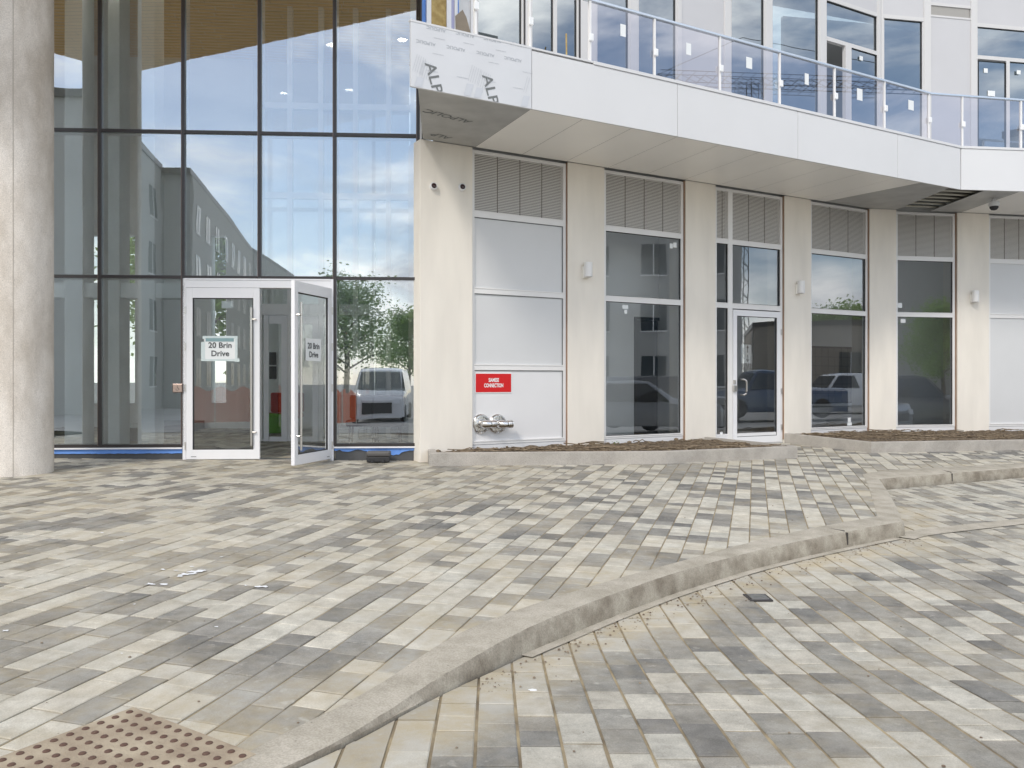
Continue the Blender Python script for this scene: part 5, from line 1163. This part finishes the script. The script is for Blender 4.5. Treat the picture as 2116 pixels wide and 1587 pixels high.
# ------------------------------------------------------------------ the other side of the street (seen in the glass)
def car(name, label, cat, pos, heading, L_, W_, H_, prof, glassr, m, wheel=.33, wb=(.18, .80), group=None):
    """prof: roofline [(x 0..1, z 0..1)], glassr: (x0,x1,z0) greenhouse window range"""
    r_ = empty(name, (pos[0], pos[1], rz_(*pos) if abs(pos[0]) < 40 else 0), label, cat, group); base = r_.location.z
    c, s = heading; lx = lambda x, y, z: (pos[0] + (x - .5) * L_ * c - y * s, pos[1] + (x - .5) * L_ * s + y * c, base + z)
    secs = []; n = len(prof)
    for x, z in prof:
        zt = z * H_; belt = min(zt, H_ * .56); w_ = W_ / 2 * (.90 if x in (prof[0][0], prof[-1][0]) else 1)
        secs.append([(x, -w_, .22), (x, -w_, belt * .75), (x, -w_ * .97, belt), (x, -w_ * (.80 if zt > belt + .05 else .9), zt - .03), (x, -w_ * .6, zt), (x, w_ * .6, zt), (x, w_ * (.80 if zt > belt + .05 else .9), zt - .03), (x, w_ * .97, belt), (x, w_, belt * .75), (x, w_, .22)])
    m_ = 10; mb = MB(); mb.add([lx(*p) for q in secs for p in q], [(i * m_ + k, i * m_ + k + 1, (i + 1) * m_ + k + 1, (i + 1) * m_ + k) for i in range(n - 1) for k in range(m_ - 1)] + [tuple(range(m_)), tuple(reversed(range((n - 1) * m_, n * m_)))] + [(i * m_ + m_ - 1, i * m_, (i + 1) * m_, (i + 1) * m_ + m_ - 1) for i in range(n - 1)])
    mb.build('body', m, r_, smooth=True, bevel=.02)
    x0, x1, x2, x3 = glassr    # bottom front, top front, top rear, bottom rear
    zb, ztp = H_ * .60, H_ * .93
    for sd_ in (-1, 1):
        mb = MB(); yb, yt = sd_ * (W_ / 2 * .965 + .012), sd_ * (W_ / 2 * .82 + .012); q = [lx(x0 + .02, yb, zb), lx(x3 - .02, yb, zb), lx(x2 - .01, yt, ztp), lx(x1 + .01, yt, ztp)]
        mb.add(q, [(0, 1, 2, 3) if sd_ < 0 else (3, 2, 1, 0)]); mb.build('side_window', M_CARG, r_)
    for a, b in ((x0, x1), (x3, x2)):
        mb = MB(); e = -.012 if a < .5 else .012; mb.add([lx(a + e, -W_ * .42, zb + .02), lx(a + e, W_ * .42, zb + .02), lx(b + e, W_ * .37, ztp), lx(b + e, -W_ * .37, ztp)], [(0, 1, 2, 3)]); mb.build('windscreen' if a == x0 else 'rear_window', M_CARG, r_)
    for fx in wb:
        for sd_ in (-1, 1):
            y = sd_ * (W_ / 2 - .09); C0 = Vector(lx(fx, y, wheel)); ax = Vector((-s, c, 0)) * sd_; Mx = Vector((0, 0, 1)).rotation_difference(ax).to_matrix()
            mb = MB(); mb.lathe([(wheel * .6, -.1), (wheel * .95, -.1), (wheel, -.06), (wheel, .07), (wheel * .93, .11), (wheel * .64, .11)], C0, seg=24, M=Mx); wh = mb.build('wheel', M_BLACK, r_, smooth=True)
            mb = MB(); mb.lathe([(wheel * .62, .06), (wheel * .6, .115), (wheel * .5, .08), (wheel * .2, .10), (0, .11)], C0, seg=16, M=Mx); mb.build('rim', M_STEEL, wh)
    for y in (-W_ * .36, W_ * .36):
        mb = MB(); mb.hexa([lx(-.008, y - .14, .55 * H_ / 1.5), lx(-.008, y + .14, .55 * H_ / 1.5), lx(.01, y + .14, .55 * H_ / 1.5), lx(.01, y - .14, .55 * H_ / 1.5), lx(-.004, y - .14, .68 * H_ / 1.5), lx(-.004, y + .14, .68 * H_ / 1.5), lx(.01, y + .14, .68 * H_ / 1.5), lx(.01, y - .14, .68 * H_ / 1.5)]); mb.build('headlight', M_LAMPH, r_)
    mb = MB(); mb.hexa([lx(-.006, -W_ * .28, .38), lx(-.006, W_ * .28, .38), lx(.01, W_ * .28, .38), lx(.01, -W_ * .28, .38), lx(-.006, -W_ * .28, .62 * H_ / 1.6), lx(-.006, W_ * .28, .62 * H_ / 1.6), lx(.01, W_ * .28, .62 * H_ / 1.6), lx(.01, -W_ * .28, .62 * H_ / 1.6)]); mb.build('grille', M_BLACK, r_)
    return r_, lx
def virt(pl, px, Yv, hv):
    p = pl.mirror(((px - CX) / F * Yv, Yv)); print('CARPOS', px, p); h = pl.mdir(hv); l = math.hypot(*h); return p, (h[0] / l, h[1] / l)
VAN = [(0, .42), (.02, .50), (.14, .58), (.17, .62), (.27, .96), (.33, 1.0), (.97, .99), (1, .93)]
SED = [(0, .42), (.02, .55), (.24, .66), (.28, .68), (.42, .97), (.50, 1.0), (.66, .98), (.84, .74), (.98, .70), (1, .5)]
PICK = [(0, .42), (.02, .56), (.22, .62), (.25, .64), (.33, .97), (.38, 1.0), (.56, .98), (.60, .62), (.99, .62), (1, .4)]
SUV = [(0, .40), (.02, .55), (.24, .64), (.27, .66), (.38, .97), (.45, 1.0), (.88, .97), (.98, .66), (1, .45)]
# heading points from nose (x=0) to tail (x=1)
p, h = virt(CW, 792, 33.5, (-.06, 1)); car('parked_van', 'white passenger van mirrored in the glass right of the doors', 'van', p, h, 5.4, 2.0, 2.1, VAN, (.17, .27, .96, .99), M_VANW, .36)
p, h = virt(WA, 1318, 23, (-1, .12)); car('parked_car', 'silver saloon car mirrored in the tall doorway window', 'car', p, h, 4.6, 1.8, 1.45, SED, (.28, .42, .66, .84), M_SILV)
p, h = virt(WA, 1600, 33, (1, .10)); car('parked_pickup', 'dark blue pickup truck mirrored in the white side door', 'pickup truck', p, h, 5.4, 1.95, 1.85, PICK, (.25, .33, .56, .60), M_DBLUE, .38)
p, h = virt(WA, 1765, 40, (1, .15)); car('parked_cargo_van', 'white cargo van mirrored in the mailbox window', 'van', p, h, 5.0, 1.95, 1.75, VAN, (.17, .27, .45, .5), M_VANW, .35)
p, h = virt(WB, 1862, 25, (-1, .1)); car('parked_suv', 'charcoal sport utility car mirrored in the window right of the mailboxes', 'car', p, h, 4.6, 1.85, 1.65, SUV, (.27, .38, .88, .97), M_CHAR, .36)

def block(name, label, poly, z1, m, z0=-1, floors=4):
    cx = sum(p[0] for p in poly) / len(poly); cy = sum(p[1] for p in poly) / len(poly)
    r_ = empty(name, (cx, cy, 0), label, 'building'); mb = MB(); mb.prism(poly, z0, z1); mb.build('wall', m, r_)
    mb = MB(); k = 1.02; mb.prism([(cx + (p[0] - cx) * k, cy + (p[1] - cy) * k) for p in poly], z1, z1 + .35); mb.build('roof_edge', M_DARK, r_)
    n = len(poly)
    for i in range(n):
        a, b = poly[i], poly[(i + 1) % n]; ln = math.dist(a, b)
        if ln < 6: continue
        ar = sum(poly[j][0] * poly[(j + 1) % n][1] - poly[(j + 1) % n][0] * poly[j][1] for j in range(n)); 
        pl = PL(a, b) if ar > 0 else PL(b, a)
        mid = ((a[0] + b[0]) / 2, (a[1] + b[1]) / 2)
        # only the faces that look at the entrance
        if pl.n[0] * (0 - mid[0]) + pl.n[1] * (8 - mid[1]) <= 0: continue
        nw = int(ln / 3.4)
        for q in range(nw):
            for f in range(floors):
                s = ln * (q + .5) / nw; z = 1.0 + f * (z1 - 1) / floors; hh = (z1 - 1) / floors * .55
                mb = MB(); pl.box(mb, s - .75, s + .75, -.1, .03, z, z + hh); w_ = mb.build('window', M_BWIN, r_)
                mb = MB(); pl.box(mb, s - .03, s + .03, .031, .05, z, z + hh); pl.box(mb, s - .8, s + .8, .0, .06, z - .08, z); mb.build('frame', M_WHITE, w_)
    return r_
def vpt(px, Yv, pl=CW): return pl.mirror(((px - CX) / F * Yv, Yv))
block('apartment_block', 'grey four storey apartment block mirrored left in the curtain wall', [vpt(60, 37), vpt(190, 37), vpt(335, 50), vpt(330, 62), vpt(60, 60)], 13.8, M_BLDG)
block('apartment_block', 'long grey apartment block mirrored above the entrance doors', [vpt(332, 50.5), vpt(398, 50.5), vpt(520, 80), vpt(606, 100), vpt(540, 118), vpt(335, 66)], 13.6, M_BLDG)
block('townhouse_row', 'low tan building mirrored in the right-hand windows', [vpt(1560, 60, WA), vpt(1830, 58, WA), vpt(1830, 72, WA), vpt(1540, 74, WA)], 5.2, M_BLDG2, floors=1)

block('added_block', 'added tall grey block that darkens the reflection in the doorway window and the side door', [vpt(1180, 52, WA), vpt(1535, 50, WA), vpt(1535, 62, WA), vpt(1180, 64, WA)], 14.5, M_BLDG)  # both blocks added to keep bright sky out of the window reflections
block('added_block', 'added grey block that darkens the reflection in the window behind the charcoal car', [vpt(1835, 58, WB), vpt(2010, 58, WB), vpt(2010, 70, WB), vpt(1835, 70, WB)], 11.0, M_BLDG)
def make_tree():
    r_ = empty('leafy_tree', (0, 0, 0), 'tree', 'tree', 'leafy trees round the site')
    rn = random.Random(21); mb = MB(); mb.tube([(0, 0, -.3), (.05, 0, 1.2), (.0, .1, 2.6), (.1, .05, 4.4), (0, 0, 6.2)], [.20, .16, .13, .09, .03], 10)
    tips = []
    for k in range(16):
        a = k * 2.4; z = 1.8 + k * .27; l = 2.1 - .07 * k + rn.random() * .5; e = Vector((math.cos(a) * l, math.sin(a) * l, z + 1.1)); mb.tube([(0, .05, z), (e.x * .5, e.y * .5, z + .75), e], [.06, .04, .015], 6); tips += [e, Vector((e.x * .6, e.y * .6, z + .9))]
    tips += [Vector((0, 0, 6.6)), Vector((.3, .2, 5.8)), Vector((-.4, .1, 6.0))]
    mb.build('trunk', M_BARK, r_)
    lf = MB()
    for k in range(8000):
        c = rn.choice(tips); p = c + Vector((rn.gauss(0, .50), rn.gauss(0, .50), rn.gauss(0, .42))); s = .06 + rn.random() * .09
        u = Vector((rn.gauss(0, 1), rn.gauss(0, 1), rn.gauss(0, .5))).normalized(); v = u.orthogonal().normalized()
        lf.add([p - u * s, p + v * s * .6, p + u * s, p - v * s * .6], [(0, 1, 2, 3)])
    lf.build('crown', M_LEAF, r_); return r_
tr = make_tree()
def tree_copy(src, loc, sc_, rz, label):
    r_ = src.copy(); COL.objects.link(r_); r_.location = loc; r_.scale = (sc_,) * 3; r_.rotation_euler.z = rz; r_['label'] = label
    for ch in src.children: c = ch.copy(); COL.objects.link(c); c.parent = r_
    return r_
tp = [((CW.pt(-2.6, -14, 0)[0], CW.pt(-2.6, -14, 0)[1], 0), 1.0, 'tree seen through the lobby windows beside the column'), ((CW.pt(.8, -16, 0)[0], CW.pt(.8, -16, 0)[1], 0), 1.1, 'tree seen through the lobby windows left of the doors'),
      ((CW.pt(5.0, -15, 0)[0], CW.pt(5.0, -15, 0)[1], 0), 1.05, 'tree seen through the lobby window right of the doors'),
      ((*vpt(715, 46), 0), .95, 'tree mirrored behind the van at its left'), ((*vpt(845, 62), 0), .9, 'tree mirrored behind the van at its right'),
      ((*vpt(1700, 70, WA), 0), 1.0, 'left tree mirrored at the top of the mailbox window'), ((*vpt(1765, 74, WA), 0), 1.1, 'right tree mirrored at the top of the mailbox window'), ((*vpt(1955, 44, WB), 0), .75, 'tree mirrored in the window behind the charcoal car')]
for k, (loc, s, lb) in enumerate(tp):
    if k == 0: tr.location = loc; tr.scale = (s,) * 3; tr['label'] = lb
    else: tree_copy(tr, loc, s, k * 1.3, lb)
# orange safety netting by the van
for k, (pa, pb, yv, lb) in enumerate(((395, 540, 26, 'orange construction fence mirrored in the closed door'), (690, 735, 28, 'short orange fence section mirrored beside the van'))):
    a, b = vpt(pa, yv), vpt(pb, yv + 1); r_ = empty('safety_fence', (a[0], a[1], gz(*a)), lb, 'fence', 'orange construction fences'); pl = PL(a, b) ; mb = MB(); n = 24; z0 = gz(*a) + .05
    vs = []
    for j in range(2):
        for i in range(n + 1): s = pl.len * i / n; vs.append(pl.pt(s, .05 * math.sin(i * 1.1), z0 + j * (1.05 + .08 * math.sin(i * .8))))
    mb.add(vs, [(i, i + 1, i + n + 2, i + n + 1) for i in range(n)]); mb.build('netting', M_ORANGE, r_)
    for i in range(4): mb = MB(); p = pl.pt(pl.len * i / 3, 0, 0); mb.tube([(p[0], p[1], z0 - .1), (p[0], p[1], z0 + 1.3)], .02, 6); mb.build('stake', M_STEEL, r_)
# tower crane mirrored in the balcony glass
def crane():
    p = vpt(1560, 120, RA); r_ = empty('tower_crane', (p[0], p[1], 0), 'tower crane mirrored in the balcony glass', 'crane'); d = RA.mdir((1, .1)); l = math.hypot(*d); d = Vector((d[0] / l, d[1] / l, 0)); n_ = Vector((-d.y, d.x, 0))
    def lattice(a, b, w_, nb):
        mb = MB(); a, b = Vector(a), Vector(b); ax = (b - a).normalized(); s1 = n_ if abs(ax.dot(n_)) < .9 else d; s2 = ax.cross(s1)
        for u, v in ((-1, -1), (1, -1), (1, 1), (-1, 1)): mb.tube([a + (s1 * u + s2 * v) * w_, b + (s1 * u + s2 * v) * w_], .07, 4)
        for i in range(nb):
            q0 = a + (b - a) * i / nb; q1 = a + (b - a) * (i + 1) / nb
            for u in (-1, 1): mb.tube([q0 + (s1 * u - s2) * w_, q1 + (s1 * u + s2) * w_], .04, 4); mb.tube([q0 + (s1 - s2) * w_ * u, q1 + (s2 * u + s1 * -u) * w_], .04, 4)
        return mb
    b = Vector((p[0], p[1], 0)); lattice(b, b + Vector((0, 0, 44)), .9, 20).build('mast', M_DARK, r_)
    lattice(b + d * -14 + Vector((0, 0, 44)), b + d * 45 + Vector((0, 0, 44)), .8, 34).build('jib', M_DARK, r_)
    mb = MB(); mb.tube([b + d * -13 + Vector((0, 0, 45)), b + Vector((0, 0, 51)), b + d * 40 + Vector((0, 0, 45))], .05, 4); mb.build('pendant_line', M_DARK, r_)
crane()
